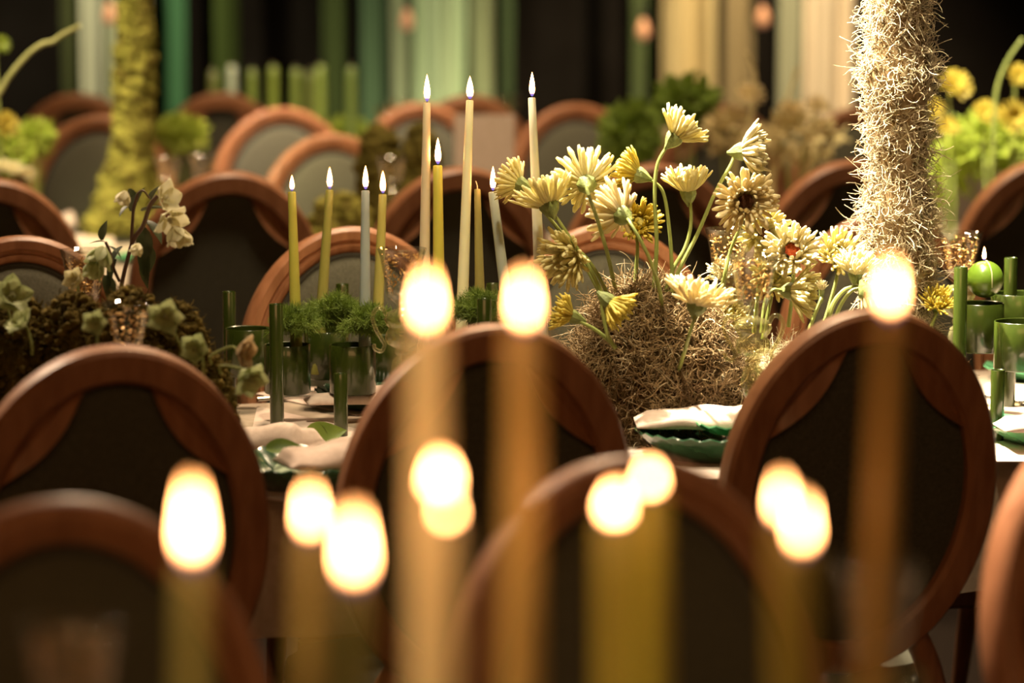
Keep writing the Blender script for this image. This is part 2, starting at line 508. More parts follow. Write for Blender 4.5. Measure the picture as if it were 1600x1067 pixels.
curtain(92, 118, (0.05, 0.06, 0.02), (0.07, 0.08, 0.03), 'narrow olive curtain at the left edge of the pale curtain')
curtain(119, 160, (0.42, 0.44, 0.30), (0.62, 0.62, 0.44), 'pale sage curtain left of the mossy trunk', fold=0.05)
curtain(161, 240, (0.30, 0.33, 0.20), (0.40, 0.42, 0.27), 'sage curtain hanging behind the mossy trunk')
curtain(254, 292, (0.05, 0.14, 0.06), (0.075, 0.19, 0.085), 'narrow emerald curtain right of the mossy trunk')
curtain(330, 378, (0.035, 0.055, 0.012), (0.06, 0.085, 0.02), 'dark moss coloured curtain above the row of green tapers')
curtain(498, 540, (0.028, 0.04, 0.011), (0.042, 0.058, 0.017), 'dim olive curtain above the last green taper')
curtain(558, 606, (0.05, 0.085, 0.042), (0.075, 0.12, 0.06), 'deep green curtain left of the bright sage curtain')
curtain(607, 640, (0.18, 0.21, 0.12), (0.25, 0.28, 0.16), 'soft green curtain behind the amber pendant')
curtain(641, 730, (0.27, 0.35, 0.19), (0.38, 0.46, 0.27), 'bright sage curtain behind the tallest tapers', fold=0.05)
curtain(731, 776, (0.16, 0.18, 0.09), (0.22, 0.25, 0.13), 'grey green curtain right of the bright sage curtain')
curtain(777, 804, (0.03, 0.045, 0.018), (0.045, 0.065, 0.026), 'narrow dark green curtain beside the tall right taper')
curtain(982, 1012, (0.07, 0.095, 0.036), (0.10, 0.13, 0.05), 'narrow leaf green curtain left of the gold curtain')
curtain(1028, 1124, (0.46, 0.36, 0.17), (0.68, 0.55, 0.28), 'gold beige curtain above the nodding gerbera', fold=0.05)
curtain(1125, 1180, (0.26, 0.20, 0.10), (0.36, 0.28, 0.15), 'dim bronze curtain right of the gold curtain')
curtain(1212, 1252, (0.30, 0.31, 0.20), (0.42, 0.42, 0.28), 'grey sage curtain left of the cream curtain')
curtain(1253, 1336, (0.66, 0.55, 0.38), (0.84, 0.70, 0.50), 'cream curtain left of the shaggy trunk', fold=0.05)

# small amber pendants before the curtains
def pendant(px, py, label, lit=True):
    c = P(px, py, 400)
    r = thing('pendant_lamp', label, 'lamp', c, 0, 'amber pendants before the curtains')
    MB().lathe([(0.0, -0.045), (0.018, -0.038), (0.026, -0.02), (0.022, 0.005), (0.012, 0.03), (0.006, 0.045)], 14).build('bulb', M['bulb'], r)
    MB().lathe([(0.008, 0.04), (0.011, 0.05), (0.011, 0.075), (0.004, 0.08)], 12).build('socket', M['cord'], r)
    MB().tube([(0, 0, 0.078), (0, 0, 4.6 - c.z)], 0.002, 5).build('cord', M['cord'], r)
pendant(172, 20, 'pinkish pendant bulb beside the top of the mossy trunk')
pendant(636, 30, 'amber pendant bulb above the tallest tapers')
pendant(1005, 45, 'amber pendant bulb by the leaf green curtain')
pendant(1192, 25, 'amber pendant bulb between gold and cream curtains')

# ------------------------------------------------------------------ chairs
BX, AZ, TILT = 0.234, 0.30, math.radians(10)
UPV = Vector((0, -math.sin(TILT), math.cos(TILT)))
FRV = Vector((0, math.cos(TILT), math.sin(TILT)))
RC = Vector((0, -0.052, 0.7546))
def rp(x, s, v):
    return RC + Vector((x, 0, 0)) + UPV * s + FRV * v
def ell(t, inset):
    p = Vector((BX * math.sin(t), AZ * math.cos(t), 0))
    n = Vector((math.sin(t) / BX, math.cos(t) / AZ, 0)).normalized()
    return p - n * inset

def make_chair(label, group):
    r = thing('dining_chair', label, 'chair', (0, 0, 0), 0, group)
    # oval back frame, moulded on the front, flat behind
    prof = [(0.006, -0.026), (0.044, -0.026), (0.051, -0.019), (0.052, 0.010), (0.046, 0.019), (0.039, 0.0235), (0.035, 0.016), (0.031, 0.0155),
            (0.027, 0.024), (0.012, 0.027), (0.004, 0.022), (0.0, 0.013), (0.0, -0.019)]
    mb = MB(); vs = []; fs = []; n = 72; k = len(prof)
    for i in range(n):
        for (u, v) in prof:
            q = ell(2 * PI * i / n, u); vs.append(rp(q.x, q.y, v))
    for i in range(n):
        i2 = (i + 1) % n
        for j in range(k):
            j2 = (j + 1) % k
            fs.append((i * k + j, i * k + j2, i2 * k + j2, i2 * k + j))
    mb.add(vs, fs).build('back_frame', M['wood'], r, sharp=35)
    # rear panel
    def disc(inset, rows, name, m, parent, n=48):
        vs = []; fs = []
        for (f, v) in rows:
            for i in range(n):
                q = ell(2 * PI * i / n, inset); vs.append(rp(q.x * f, q.y * f, v))
        vs.append(rp(0, 0, rows[-1][1]))
        for a in range(len(rows) - 1):
            for i in range(n):
                i2 = (i + 1) % n
                fs.append((a * n + i, a * n + i2, (a + 1) * n + i2, (a + 1) * n + i))
        for i in range(n):
            fs.append(((len(rows) - 1) * n + i, (len(rows) - 1) * n + (i + 1) % n, len(vs) - 1))
        return MB().add(vs, fs).build(name, m, parent, sharp=50)
    disc(0.051, [(1, 0.002), (1, -0.006), (0.9, -0.008), (0.5, -0.008)], 'back_panel', M['fabric'], r)
    cu = disc(0.058, [(1, 0.004), (1.0, 0.012), (0.97, 0.022), (0.9, 0.031), (0.7, 0.041), (0.4, 0.046), (0.15, 0.047)], 'back_cushion', M['fabric'], r)
    mb = MB(); pts = [rp(*(ell(2 * PI * i / 60, 0.057).to_2d()), 0.013) for i in range(61)]
    mb.tube(pts, 0.0055, 8, cap=False).build('piping', M['piping'], cu)
    # wooden corner brackets on the rear at ten and two o'clock
    for sgn in (-1, 1):
        t0, t1, N = math.radians(17), math.radians(66), 14
        e0, e1 = ell(sgn * t0, 0.05), ell(sgn * t1, 0.05)
        ch = (e1 - e0); nn = Vector((-ch.y, ch.x, 0)).normalized()
        if nn.dot(e0) > 0: nn = -nn
        vs = []; fs = []
        for i in range(N + 1):
            f = i / N
            o = ell(sgn * (t0 + (t1 - t0) * f), 0.046)
            q = e0 + ch * f + nn * (0.020 * math.sin(PI * f))
            md = o.lerp(q, 0.45)
            vs += [rp(o.x, o.y, -0.008), rp(o.x, o.y, -0.020), rp(md.x, md.y, -0.012), rp(q.x, q.y, -0.023), rp(q.x, q.y, -0.008)]
        for i in range(N):
            for j in range(5):
                j2 = (j + 1) % 5
                a = (i * 5 + j, i * 5 + j2, (i + 1) * 5 + j2, (i + 1) * 5 + j)
                fs.append(a if sgn > 0 else a[::-1])
        MB().add(vs, fs).build('corner_bracket', M['wood'], r, sharp=30)
    # posts joining the oval to the seat
    for sgn in (-1, 1):
        q = ell(sgn * math.radians(146), 0.03)
        a = rp(q.x, q.y, 0.0)
        MB().tube(bez([a, Vector((sgn * 0.150, 0.0, 0.465)), Vector((sgn * 0.175, 0.012, 0.40))], 6), [0.021] * 13, 10).build('back_post', M['wood'], r)
    # seat
    def outline(s, n=40):
        o = []
        for i in range(n):
            t = 2 * PI * i / n
            c, d = math.cos(t), math.sin(t)
            x = abs(c) ** 0.55 * (1 if c > 0 else -1); y = abs(d) ** 0.55 * (1 if d > 0 else -1)
            wd = 0.205 + 0.03 * (y + 1) / 2
            o.append((x * wd * s, 0.225 + y * 0.235 * s))
        return o
    def slab(name, m, rows, parent):
        vs = []; fs = []; n = 40
        for (s, z) in rows:
            vs += [(x, y, z) for x, y in outline(s)]
        for a in range(len(rows) - 1):
            for i in range(n):
                i2 = (i + 1) % n
                fs.append((a * n + i, a * n + i2, (a + 1) * n + i2, (a + 1) * n + i))
        fs.append(tuple(range(n))[::-1]); fs.append(tuple((len(rows) - 1) * n + i for i in range(n)))
        return MB().add(vs, fs).build(name, m, parent)
    slab('seat_frame', M['wood'], [(0.96, 0.345), (1.0, 0.352), (1.0, 0.405), (0.97, 0.415)], r)
    slab('seat', M['fabric'], [(0.95, 0.41), (0.97, 0.43), (0.95, 0.455), (0.85, 0.472), (0.5, 0.485), (0.2, 0.488)], r)
    for sgn in (-1, 1):
        MB().lathe([(0.021, 0), (0.017, 0.02), (0.016, 0.05), (0.028, 0.27), (0.022, 0.285), (0.028, 0.30), (0.028, 0.35)], 14, (sgn * 0.195, 0.42, 0)).build('leg', M['wood'], r)
        MB().tube([(sgn * 0.17, -0.075, 0.0), (sgn * 0.17, -0.03, 0.18), (sgn * 0.17, 0.02, 0.37)], [0.014, 0.019, 0.022], 10).build('leg', M['wood'], r)
    return r

CH0 = [None]
def chair(px, py, yaw, label, group, back_to_camera, zt=1.05):
    rz = math.radians(yaw + (0 if back_to_camera else 180))
    top = PZ(px, py, zt)
    off = Matrix.Rotation(rz, 3, 'Z') @ Vector((0, -0.104, 0))
    loc = Vector((top.x - off.x, top.y - off.y, 0))
    if CH0[0] is None:
        CH0[0] = make_chair(label, group)
        CH0[0].location = loc; CH0[0].rotation_euler = (0, 0, rz)
        c = CH0[0]
    else:
        c = copy_thing(CH0[0], loc, rz, label, group)
    s = zt / 1.05
    if abs(s - 1) > 1e-3: c.scale = (s, s, s)
    return c

G = 'chairs with their backs to the camera at the middle table'
chair(180, 541, 19, 'brown oval-back chair seen from behind, before the dark moss mound', G, True)
chair(772, 508, 18, 'brown oval-back chair seen from behind, before the dark candle holder and hay mound', G, True)
chair(1364, 484, 19, 'brown oval-back chair seen from behind, before the shaggy pale trunk', G, True)
G = 'chairs facing the camera at the middle table'
chair(27, 368, 17, 'oval-back chair facing the camera behind the dark moss mound', G, False)
chair(545, 354, 16, 'oval-back chair facing the camera behind the short tapers', G, False)
chair(940, 350, 17, 'oval-back chair facing the camera behind the gerbera stems', G, False)
chair(1375, 332, 17, 'oval-back chair facing the camera half hidden behind the shaggy trunk', G, False)
G = 'chairs of the nearest table, closest to the camera'
chair(85, 776, 24, 'blurred oval-back chair in the lower left corner', G, False)
chair(975, 712, 22, 'blurred oval-back chair behind the two overlapping candle flames, bottom centre', G, False)
chair(1768, 624, 22, 'oval-back chair cut off by the right picture edge, only its rim showing', G, False)
G = 'chairs with their backs to the camera at the rear table'
chair(-18, 279, 15, 'dark oval-back chair seen from behind at the far left of the rear table', G, True)
chair(357, 268, 14, 'dark oval-back chair seen from behind, right of the mossy trunk', G, True)
chair(720, 262, 14, 'dark oval-back chair seen from behind the tallest tapers', G, True)
chair(1026, 257, 14, 'dark oval-back chair seen through the gerbera stems', G, True)
chair(1332, 251, 14, 'dark oval-back chair seen from behind, left of the shaggy trunk', G, True)
chair(1638, 249, 14, 'dark oval-back chair seen from behind at the right edge beyond the green sphere candle', G, True)
G = 'chairs facing the camera at the rear table'
chair(153, 180, 12, 'reddish oval-back chair facing the camera half behind the mossy trunk', G, False)
chair(440, 168, 12, 'brightly lit oval-back chair facing the camera left of the tapers', G, False)
chair(517, 209, 12, 'low reddish oval-back chair just behind the second short taper', G, False, zt=1.015)
chair(655, 161, 12, 'pale lit oval-back chair directly behind the tallest tapers', G, False)
chair(898, 162, 12, 'terracotta oval-back chair facing the camera above the left gerberas', G, False)
chair(1340, 168, 12, 'reddish oval-back chair facing the camera below the cream curtain', G, False)
G = 'distant chairs before the curtains'
chair(345, 145, 10, 'distant reddish chair left of the row of green tapers', G, True)
chair(120, 146, 10, 'distant reddish chair below the pale sage curtain', G, True)
chair(735, 149, 10, 'distant dark chair below the bright sage curtain', G, True)
chair(1130, 165, 10, 'distant dark chair below the gold curtain', G, True, zt=1.02)

# ------------------------------------------------------------------ tables with cloths
def table(center, rz, length, depth, tl, cl, drop=0.22):
    zt = 0.745
    r = thing('banquet_table', tl, 'table', (center.x, center.y, 0), rz, 'long banquet tables')
    MB().box((-length / 2, -depth / 2, zt - 0.03), (length / 2, depth / 2, zt)).build('table_top', M['table_wood'], r)
    for sx in (-1, 1):
        for sy in (-1, 1):
            x, y = sx * (length / 2 - 0.12), sy * (depth / 2 - 0.42)
            MB().box((x - 0.03, y - 0.03, 0), (x + 0.03, y + 0.03, zt - 0.03)).build('leg', M['table_wood'], r)
    # cloth: top sheet and rippled skirt, 4 mm thick
    vs = []; fs = []; per = []
    L, W = length / 2 + 0.004, depth / 2 + 0.004
    nx, ny = int(length / 0.05), int(depth / 0.05)
    for i in range(nx): per.append((-L + 2 * L * i / nx, -W, 0, -1))
    for i in range(ny): per.append((L, -W + 2 * W * i / ny, 1, 0))
    for i in range(nx): per.append((L - 2 * L * i / nx, W, 0, 1))
    for i in range(ny): per.append((-L, W - 2 * W * i / ny, -1, 0))
    n = len(per)
    levels = [(0, zt + 0.0005, 0.0), (0, zt + 0.0045, 0.0), (0.003, zt + 0.002, 0.0), (0.006, zt - 0.02, 0.1), (0.012, zt - drop * 0.5, 0.7), (0.016, zt - drop, 1.0)]
    for (o, z, rp_) in levels:
        for i, (x, y, ax, ay) in enumerate(per):
            d = o + rp_ * 0.010 * (1 + math.sin(i * 0.9) + 0.5 * math.sin(i * 2.3))
            vs.append((x + ax * d, y + ay * d, z))
    for a in range(1, len(levels) - 1):
        for i in range(n):
            i2 = (i + 1) % n
            fs.append((a * n + i, (a + 1) * n + i, (a + 1) * n + i2, a * n + i2))
    fs.append(tuple(n + i for i in range(n)))
    c = MB().add(vs, fs).build('tablecloth', M['cloth'], None, (center.x, center.y, 0), sharp=50)
    c.rotation_euler = (0, 0, rz)
    tag(c, cl, 'tablecloth', 'taupe tablecloths')
    return r

R18 = math.radians(18)
nrm = Vector((-math.sin(R18), math.cos(R18), 0)); alo = Vector((math.cos(R18), math.sin(R18), 0))
tp = PZ(772, 508, 1.05)
ctr = Vector((tp.x, tp.y, 0)) + nrm * (0.35 + 0.49) + alo * 0.1
table(ctr, R18, 4.2, 0.98, 'long banquet table under taupe cloth in the middle of the picture', 'taupe cloth on the middle table with the hay mound')
tp2 = PZ(975, 712, 1.05)
R22 = math.radians(22)
n22 = Vector((-math.sin(R22), math.cos(R22), 0)); a22 = Vector((math.cos(R22), math.sin(R22), 0))
ctr0 = Vector((tp2.x, tp2.y, 0)) - n22 * (0.29 + 0.85)
table(ctr0, R22, 3.4, 1.70, 'nearest banquet table under the big blurred candles', 'taupe cloth on the nearest table under the big blurred candles')
R14 = math.radians(14)
tp3 = PZ(744, 262, 1.05)
n14 = Vector((-math.sin(R14), math.cos(R14), 0))
ctr2 = Vector((tp3.x, tp3.y, 0)) + n14 * (0.30 + 0.55)
table(ctr2, R14, 5.2, 1.10, 'rear banquet table under the mossy trunk', 'taupe cloth on the rear table under the mossy trunk')
ctr3 = Vector((-0.3, 12.75, 0))
table(ctr3, math.radians(6), 5.0, 0.9, 'farthest banquet table before the curtains', 'taupe cloth on the farthest table before the curtains')
ZT = 0.7495

def table_pt(px, py, pxm):
    """a point above the table: place by depth, dropped to the table top"""
    q = P(px, py, pxm)
    return Vector((q.x, q.y, ZT))

# ------------------------------------------------------------------ shaggy pale trunk (right)
tb = table_pt(1396, 640, 862)
tr = thing('moss_covered_trunk', 'tall trunk wrapped in shaggy pale curly moss, right of the gerberas', 'trunk', tb)
TH = 1.5
prof = []
for i in range(40):
    z = TH * i / 39
    r = 0.052 + 0.006 * math.sin(z * 23) + 0.004 * math.sin(z * 51 + 1) + 0.045 * math.exp(-z / 0.10)
    prof.append((r, z))
def trunk_off(z):
    return Vector((0.006 * math.sin(z * 6) + 0.004 * z, 0.004 * math.sin(z * 5), 0))
vs = []; fs = []
n = 24
for (r, z) in prof:
    for k in range(n):
        a = 2 * PI * k / n
        rr = r * (1 + 0.12 * mnoise.noise(Vector((math.cos(a) * 2, math.sin(a) * 2, z * 14))))
        vs.append(Vector((rr * math.cos(a), rr * math.sin(a), z)) + trunk_off(z))
for i in range(39):
    for k in range(n):
        fs.append((i * n + k, i * n + (k + 1) % n, (i + 1) * n + (k + 1) % n, (i + 1) * n + k))
fs.append(tuple(39 * n + k for k in range(n)))
MB().add(vs, fs).build('trunk_core', M['hay'], tr, sharp=None)
N = 17400
z = rng.uniform(0, 1, N) ** 1.25 * 1.5
a = rng.uniform(0, 2 * PI, N)
rr = 0.052 + 0.006 * np.sin(z * 23) + 0.004 * np.sin(z * 51 + 1) + 0.045 * np.exp(-z / 0.10)
base = np.stack([rr * np.cos(a) + 0.006 * np.sin(z * 6) + 0.004 * z, rr * np.sin(a) + 0.004 * np.sin(z * 5), z], 1)
nr = np.stack([np.cos(a), np.sin(a), np.zeros(N)], 1)
v1, f1 = curls(base[:17000], nr[:17000], 0.048, 0.00115, 0.8, K=9, out=0.22, zmin=0.001)
np_mesh('curly_moss', v1, f1, M['hay_pale'], tr, kind='stuff')
v2, f2 = curls(base[17000:17360], nr[17000:17360], 0.062, 0.0011, 0.33, K=10, out=0.75, zmin=0.002)
np_mesh('loose_strands', v2, f2, M['hay_pale'], tr, kind='stuff')
# skirt of hay around the foot
hb, hn = sample_dome(2600, (0.115, 0.115, 0.155), 0.05)
v3, f3 = curls(hb, hn, 0.06, 0.0009, 0.5, K=9, out=0.3, zmin=0.001)
np_mesh('hay_skirt', v3, f3, M['hay'], tr, kind='stuff')

# ------------------------------------------------------------------ hay mound with the gerberas
mc = table_pt(1025, 600, 893)
mound = thing('hay_mound', 'mound of tangled brown curly moss holding the yellow gerberas', 'moss mound', mc)
RM = (0.168, 0.15, 0.268)
mb = MB(); blob(mb, (0, 0, 0.0), (0.155, 0.135, 0.255), 3, 0.16, 2.6, 28, 20, zmin=0.0)
mb.build('mound_core', M['hay_core'], mound, sharp=None)
hb, hn = sample_dome(8500, RM, 0.02)
hb[:, 2] = np.maximum(hb[:, 2], 0.006)
for i in range(len(hb)):
    d = Vector(hb[i] / np.array(RM)); k = 1 + 0.16 * mnoise.noise(d * 2.6 + Vector((21.9, 9.3, 3)))
    hb[i] *= k
v, f = curls(hb, hn, 0.054, 0.0012, 0.9, K=10, out=0.35, zmin=0.001)
np_mesh('curly_hay', v, f, M['hay'], mound, kind='stuff')
v, f = curls(hb[:260], hn[:260], 0.085, 0.0010, 0.6, K=13, out=0.5, zmin=0.001)
np_mesh('loose_hay', v, f, M['hay_pale'], mound, kind='stuff')
# low hay ridge between mound and trunk
rc = table_pt(1235, 600, 885)
ro = rc - mc
mb = MB(); blob(mb, (0, 0, 0), (0.13, 0.10, 0.125), 5, 0.2, 2.6, 24, 16, zmin=0.0)
mb.build('ridge_core', M['hay_core'], mound, loc=ro, sharp=None)
hb, hn = sample_dome(4200, (0.145, 0.115, 0.14), 0.02)
hb[:, 2] = np.maximum(hb[:, 2], 0.006)
v, f = curls(hb, hn, 0.055, 0.00085, 0.55, K=9, out=0.35, zmin=0.001)
np_mesh('pale_curly_hay', v, f, M['hay_pale'], mound, loc=ro, kind='stuff')

# ------------------------------------------------------------------ gerberas
def petal_mesh(seed, L=1.0, wd=0.125, curl=0.25, tip=1.25):
    """one quilled petal along +X, closed, tip slightly swollen"""
    r = random.Random(seed)
    N, K = 7, 6
    vs = []; fs = []
    side = r.uniform(-0.07, 0.07)
    for i in range(N):
        f = i / (N - 1)
        x = L * f
        zz = curl * f * f - 0.10 * max(0, f - 0.75) * 2 + r.uniform(-0.012, 0.012)
        yy = side * f * f * 1.5
        w_ = wd * (0.55 + 0.45 * math.sin(min(1, f * 1.3) * PI / 2)) * (tip if 0.75 < f < 0.99 else 1) * (0.6 if f == 1 else 1)
        h_ = w_ * 0.42
        for k in range(K):
            a = 2 * PI * k / K
            groove = -0.35 * h_ if k in (1, 2) else 0
            vs.append((x, yy + w_ * 0.5 * math.cos(a), zz + h_ * math.sin(a) + groove))
    for i in range(N - 1):
        for k in range(K):
            k2 = (k + 1) % K
            fs.append((i * K + k, (i + 1) * K + k, (i + 1) * K + k2, i * K + k2))
    fs.append(tuple(range(K))); fs.append(tuple((N - 1) * K + k for k in range(K))[::-1])
    me = bpy.data.meshes.new('petal')
    me.from_pydata(vs, [], fs)
    me.polygons.foreach_set('use_smooth', [True] * len(fs))
    me.update()
    return me
PET = {}
def petals_for(mn):
    if mn not in PET:
        PET[mn] = []
        for s in range(6):
            me = petal_mesh(s * 5 + 1, curl=[0.30, 0.18, 0.42, 0.1, 0.25, 0.36][s], tip=[1.3, 1.1, 1.45, 1.2, 1.3, 1.1][s])
            me.materials.append(M[mn]); PET[mn].append(me)
    return PET[mn]

def gerbera(label, pxm, center, facing, radius_px, stem_px, pm='petal', cup=20, disc='disc_green', npet=42, group='spider gerberas in the hay mound', stem_r=0.0030, cone=1.0):
    """center/stem in pixels at depth pxm; facing = (right, up, towards camera)"""
    ax = D3(*facing)
    R = radius_px * 1.07 / pxm
    sp = [P(x, y, pxm * (q[0] if q else 1.0)) for (x, y, *q) in stem_px]
    root_p = sp[-1]
    r = thing('gerbera', label, 'flower', root_p, 0, group)
    head = P(center[0], center[1], pxm)
    cal = head - ax * (R * 0.20)
    # stem : from the calyx to the base
    pts = bez([cal - ax * 0.012] + sp, 6)
    rad = [stem_r * (0.85 + 0.45 * i / (len(pts) - 1)) for i in range(len(pts))]
    MB().tube([p - root_p for p in pts], rad, 8).build('stem', M['stem'], r)
    q = ax.to_track_quat('Z', 'Y')
    # calyx cup
    o = MB().lathe([(0.0028, -0.024), (0.005, -0.019), (R * 0.20, -0.010), (R * 0.265, 0.0), (R * 0.25, 0.006), (R * 0.1, 0.006)], 16, ribs=8, rib_amp=0.05).build('calyx', M['calyx'], r)
    o.location = cal - root_p; o.rotation_mode = 'QUATERNION'; o.rotation_quaternion = q
    d = MB().lathe([(R * 0.20, 0.0), (R * 0.22, 0.004), (R * 0.14, 0.008), (0.0, 0.0085)], 14, ribs=7, rib_amp=0.08).build('disc', M[disc], r)
    d.location = cal + ax * (0.005 + R * 0.16) - root_p; d.rotation_mode = 'QUATERNION'; d.rotation_quaternion = q
    ms = petals_for(pm)
    for layer, (nn, lf, el, r0) in enumerate(((npet, 1.0, cup, 0.15), (int(npet * 0.62), 0.80, cup + 18, 0.19), (int(npet * 0.42), 0.55, cup + 34, 0.22))):
        for i in range(nn):
            a = 2 * PI * (i + 0.5 * layer) / nn + rng.normal(0, 0.05)
            e = math.radians(el + rng.normal(0, 6.0))
            L = R * lf * (1 - r0) * rng.uniform(0.84, 1.08)
            loc = cal - root_p + q @ Vector((R * r0 * math.cos(a), R * r0 * math.sin(a), 0.003 + 0.0015 * layer))
            po = bpy.data.objects.new('petal', ms[int(rng.integers(6))])
            COL.objects.link(po); po.parent = r
            po.location = loc
            po.rotation_mode = 'QUATERNION'
            qr = Matrix.Rotation(a, 3, 'Z') @ Matrix.Rotation(-e, 3, 'Y') @ Matrix.Rotation(rng.normal(0, 0.25), 3, 'X')
            po.rotation_quaternion = q @ qr.to_quaternion()
            po.scale = (L, R * 0.92, R * 0.92)
    return r

gerbera('topmost pale gerbera on a curved stem, turned to the upper right', 905, (1060, 208), (0.62, 0.72, -0.15), 50, [(1043, 228), (1027, 258), (1023, 310), (1026, 380), (1022, 450)], cup=34, disc='disc_green', pm='petal')
gerbera('pale gerbera in profile on the highest right stem, turned right', 905, (1168, 236), (0.93, 0.10, 0.2), 50, [(1143, 255), (1118, 300), (1090, 365), (1062, 420), (1048, 456)], cup=30, pm='petal_white')
gerbera('cup-shaped gerbera facing straight up between the two tallest stems', 900, (1075, 292), (-0.05, 0.98, 0.12), 47, [(1079, 322), (1079, 355), (1070, 388), (1052, 420), (1040, 456)], cup=42, pm='petal')
gerbera('gerbera facing the camera with a dark brown centre', 908, (1165, 315), (0.02, 0.10, 1.0), 53, [(1160, 345, 0.985), (1142, 390, 0.98), (1130, 440, 0.98), (1115, 505, 0.97)], cup=16, disc='disc_dark', pm='petal_peach', npet=46)
gerbera('large lemon gerbera seen from behind, left of the short nodding one', 905, (916, 284), (-0.05, 0.25, -0.92), 56, [(918, 299, 1.03), (934, 345, 1.02), (950, 400, 1.0), (962, 455, 0.99)], cup=14, pm='petal')
gerbera('gerbera in profile turned left, its green calyx to the right', 903, (990, 270), (-0.80, 0.30, -0.2), 45, [(1014, 280), (1036, 300), (1046, 360), (1050, 420), (1052, 460)], cup=38, pm='petal_yellow')
gerbera('lemon gerbera leaning left with a raised fan of petals beside the tall right taper', 908, (854, 312), (-0.35, 0.85, -0.25), 56, [(868, 338), (893, 375), (922, 420), (945, 468)], cup=30, pm='petal')
gerbera('leftmost gerbera, partly behind the tall right taper', 900, (806, 284), (-0.75, 0.30, -0.35), 42, [(826, 302), (862, 345), (905, 400), (940, 462)], cup=26, pm='petal')
gerbera('peach tinted gerbera seen from behind with a dark calyx, leaning left', 915, (964, 332), (-0.62, 0.30, -0.60), 56, [(986, 350, 1.01), (1012, 398, 1.01), (1030, 450, 1.0), (1037, 512, 0.975)], cup=24, pm='petal_peach')
gerbera('small yellow gerbera facing the camera below the large lemon ones', 898, (996, 350), (0.15, 0.45, 0.8), 43, [(996, 385), (994, 420), (992, 455)], cup=26, pm='petal_yellow')
gerbera('drooping gerbera hanging low beside the right big flame', 905, (886, 402), (-0.45, -0.15, 0.5), 52, [(905, 392), (922, 410), (940, 440), (955, 475)], cup=16, pm='petal')
gerbera('strong yellow nodding gerbera low on the hay mound', 925, (957, 476), (0.55, -0.45, 0.15), 44, [(940, 468), (942, 490), (950, 525), (962, 545)], cup=40, pm='petal_yellow')
gerbera('broad pale gerbera tilted right at the front of the hay mound', 935, (1092, 466), (0.25, 0.93, 0.05), 58, [(1087, 492), (1078, 520), (1068, 555, 0.99), (1057, 588, 0.965)], cup=18, pm='petal_peach')
gerbera('dull yellow gerbera low at the left foot of the hay mound', 920, (888, 492), (-0.70, 0.30, 0.1), 38, [(905, 502), (930, 515), (955, 535)], cup=34, pm='petal_yellow')
gerbera('brightest pale gerbera with a red centre, turned to the camera', 893, (1238, 392), (-0.05, 0.38, 0.9), 50, [(1240, 420, 0.99), (1238, 460, 0.985), (1232, 510, 0.98)], cup=24, disc='disc_red', pm='petal_white')
gerbera('small white-yellow gerbera behind the front goblet', 880, (1128, 428), (-0.2, 0.6, 0.7), 28, [(1132, 450), (1130, 480), (1126, 520)], cup=34, pm='petal_white')
gerbera('lemon gerbera just under the dark centred one', 888, (1192, 364), (0.25, 0.15, 0.9), 47, [(1190, 395, 0.99), (1186, 440, 0.985), (1178, 520, 0.98)], cup=22, disc='disc_dark', pm='petal')
gerbera('yellow gerbera between the red centred one and the trunk', 880, (1310, 398), (0.1, 0.5, 0.8), 45, [(1308, 430), (1298, 470), (1285, 515)], cup=26, pm='petal')
gerbera('yellow gerbera in profile with a round green calyx on a sideways stem', 893, (1245, 456), (0.82, -0.05, 0.35), 50, [(1222, 454), (1208, 453), (1196, 470), (1190, 520)], cup=32, pm='petal')
gerbera('white gerbera against the trunk foot, lifted by a thick bent stem', 888, (1338, 420), (0.05, 0.85, 0.3), 42, [(1346, 448), (1322, 452), (1302, 475), (1290, 515), (1280, 545)], cup=34, pm='petal_white', stem_r=0.0042)
gerbera('small yellow gerbera lying in the hay right of the trunk foot', 872, (1466, 474), (0.05, 0.6, 0.6), 32, [(1462, 492), (1455, 510), (1450, 525)], cup=30, pm='petal_yellow')
gerbera('yellow gerbera glimpsed through the front goblet', 880, (1205, 432), (0.2, 0.2, 0.9), 44, [(1205, 460), (1200, 490), (1192, 530)], cup=26, pm='petal')
gerbera('yellow gerbera low behind the broad pale one', 882, (1140, 492), (0.3, 0.5, 0.7), 32, [(1140, 510), (1136, 525), (1132, 540)], cup=26, pm='petal')
gerbera('closed hanging gerbera with long pale petals below the white one', 895, (1356, 466), (0.35, -0.9, 0.1), 44, [(1348, 450), (1330, 455), (1312, 480), (1298, 520)], cup=62, pm='petal_peach', npet=20)
gerbera('white round bud on a short stem beside the thick bent stem', 900, (1284, 452), (0.0, 0.8, 0.4), 16, [(1282, 470), (1268, 505), (1258, 540)], cup=60, pm='petal_white', npet=22)

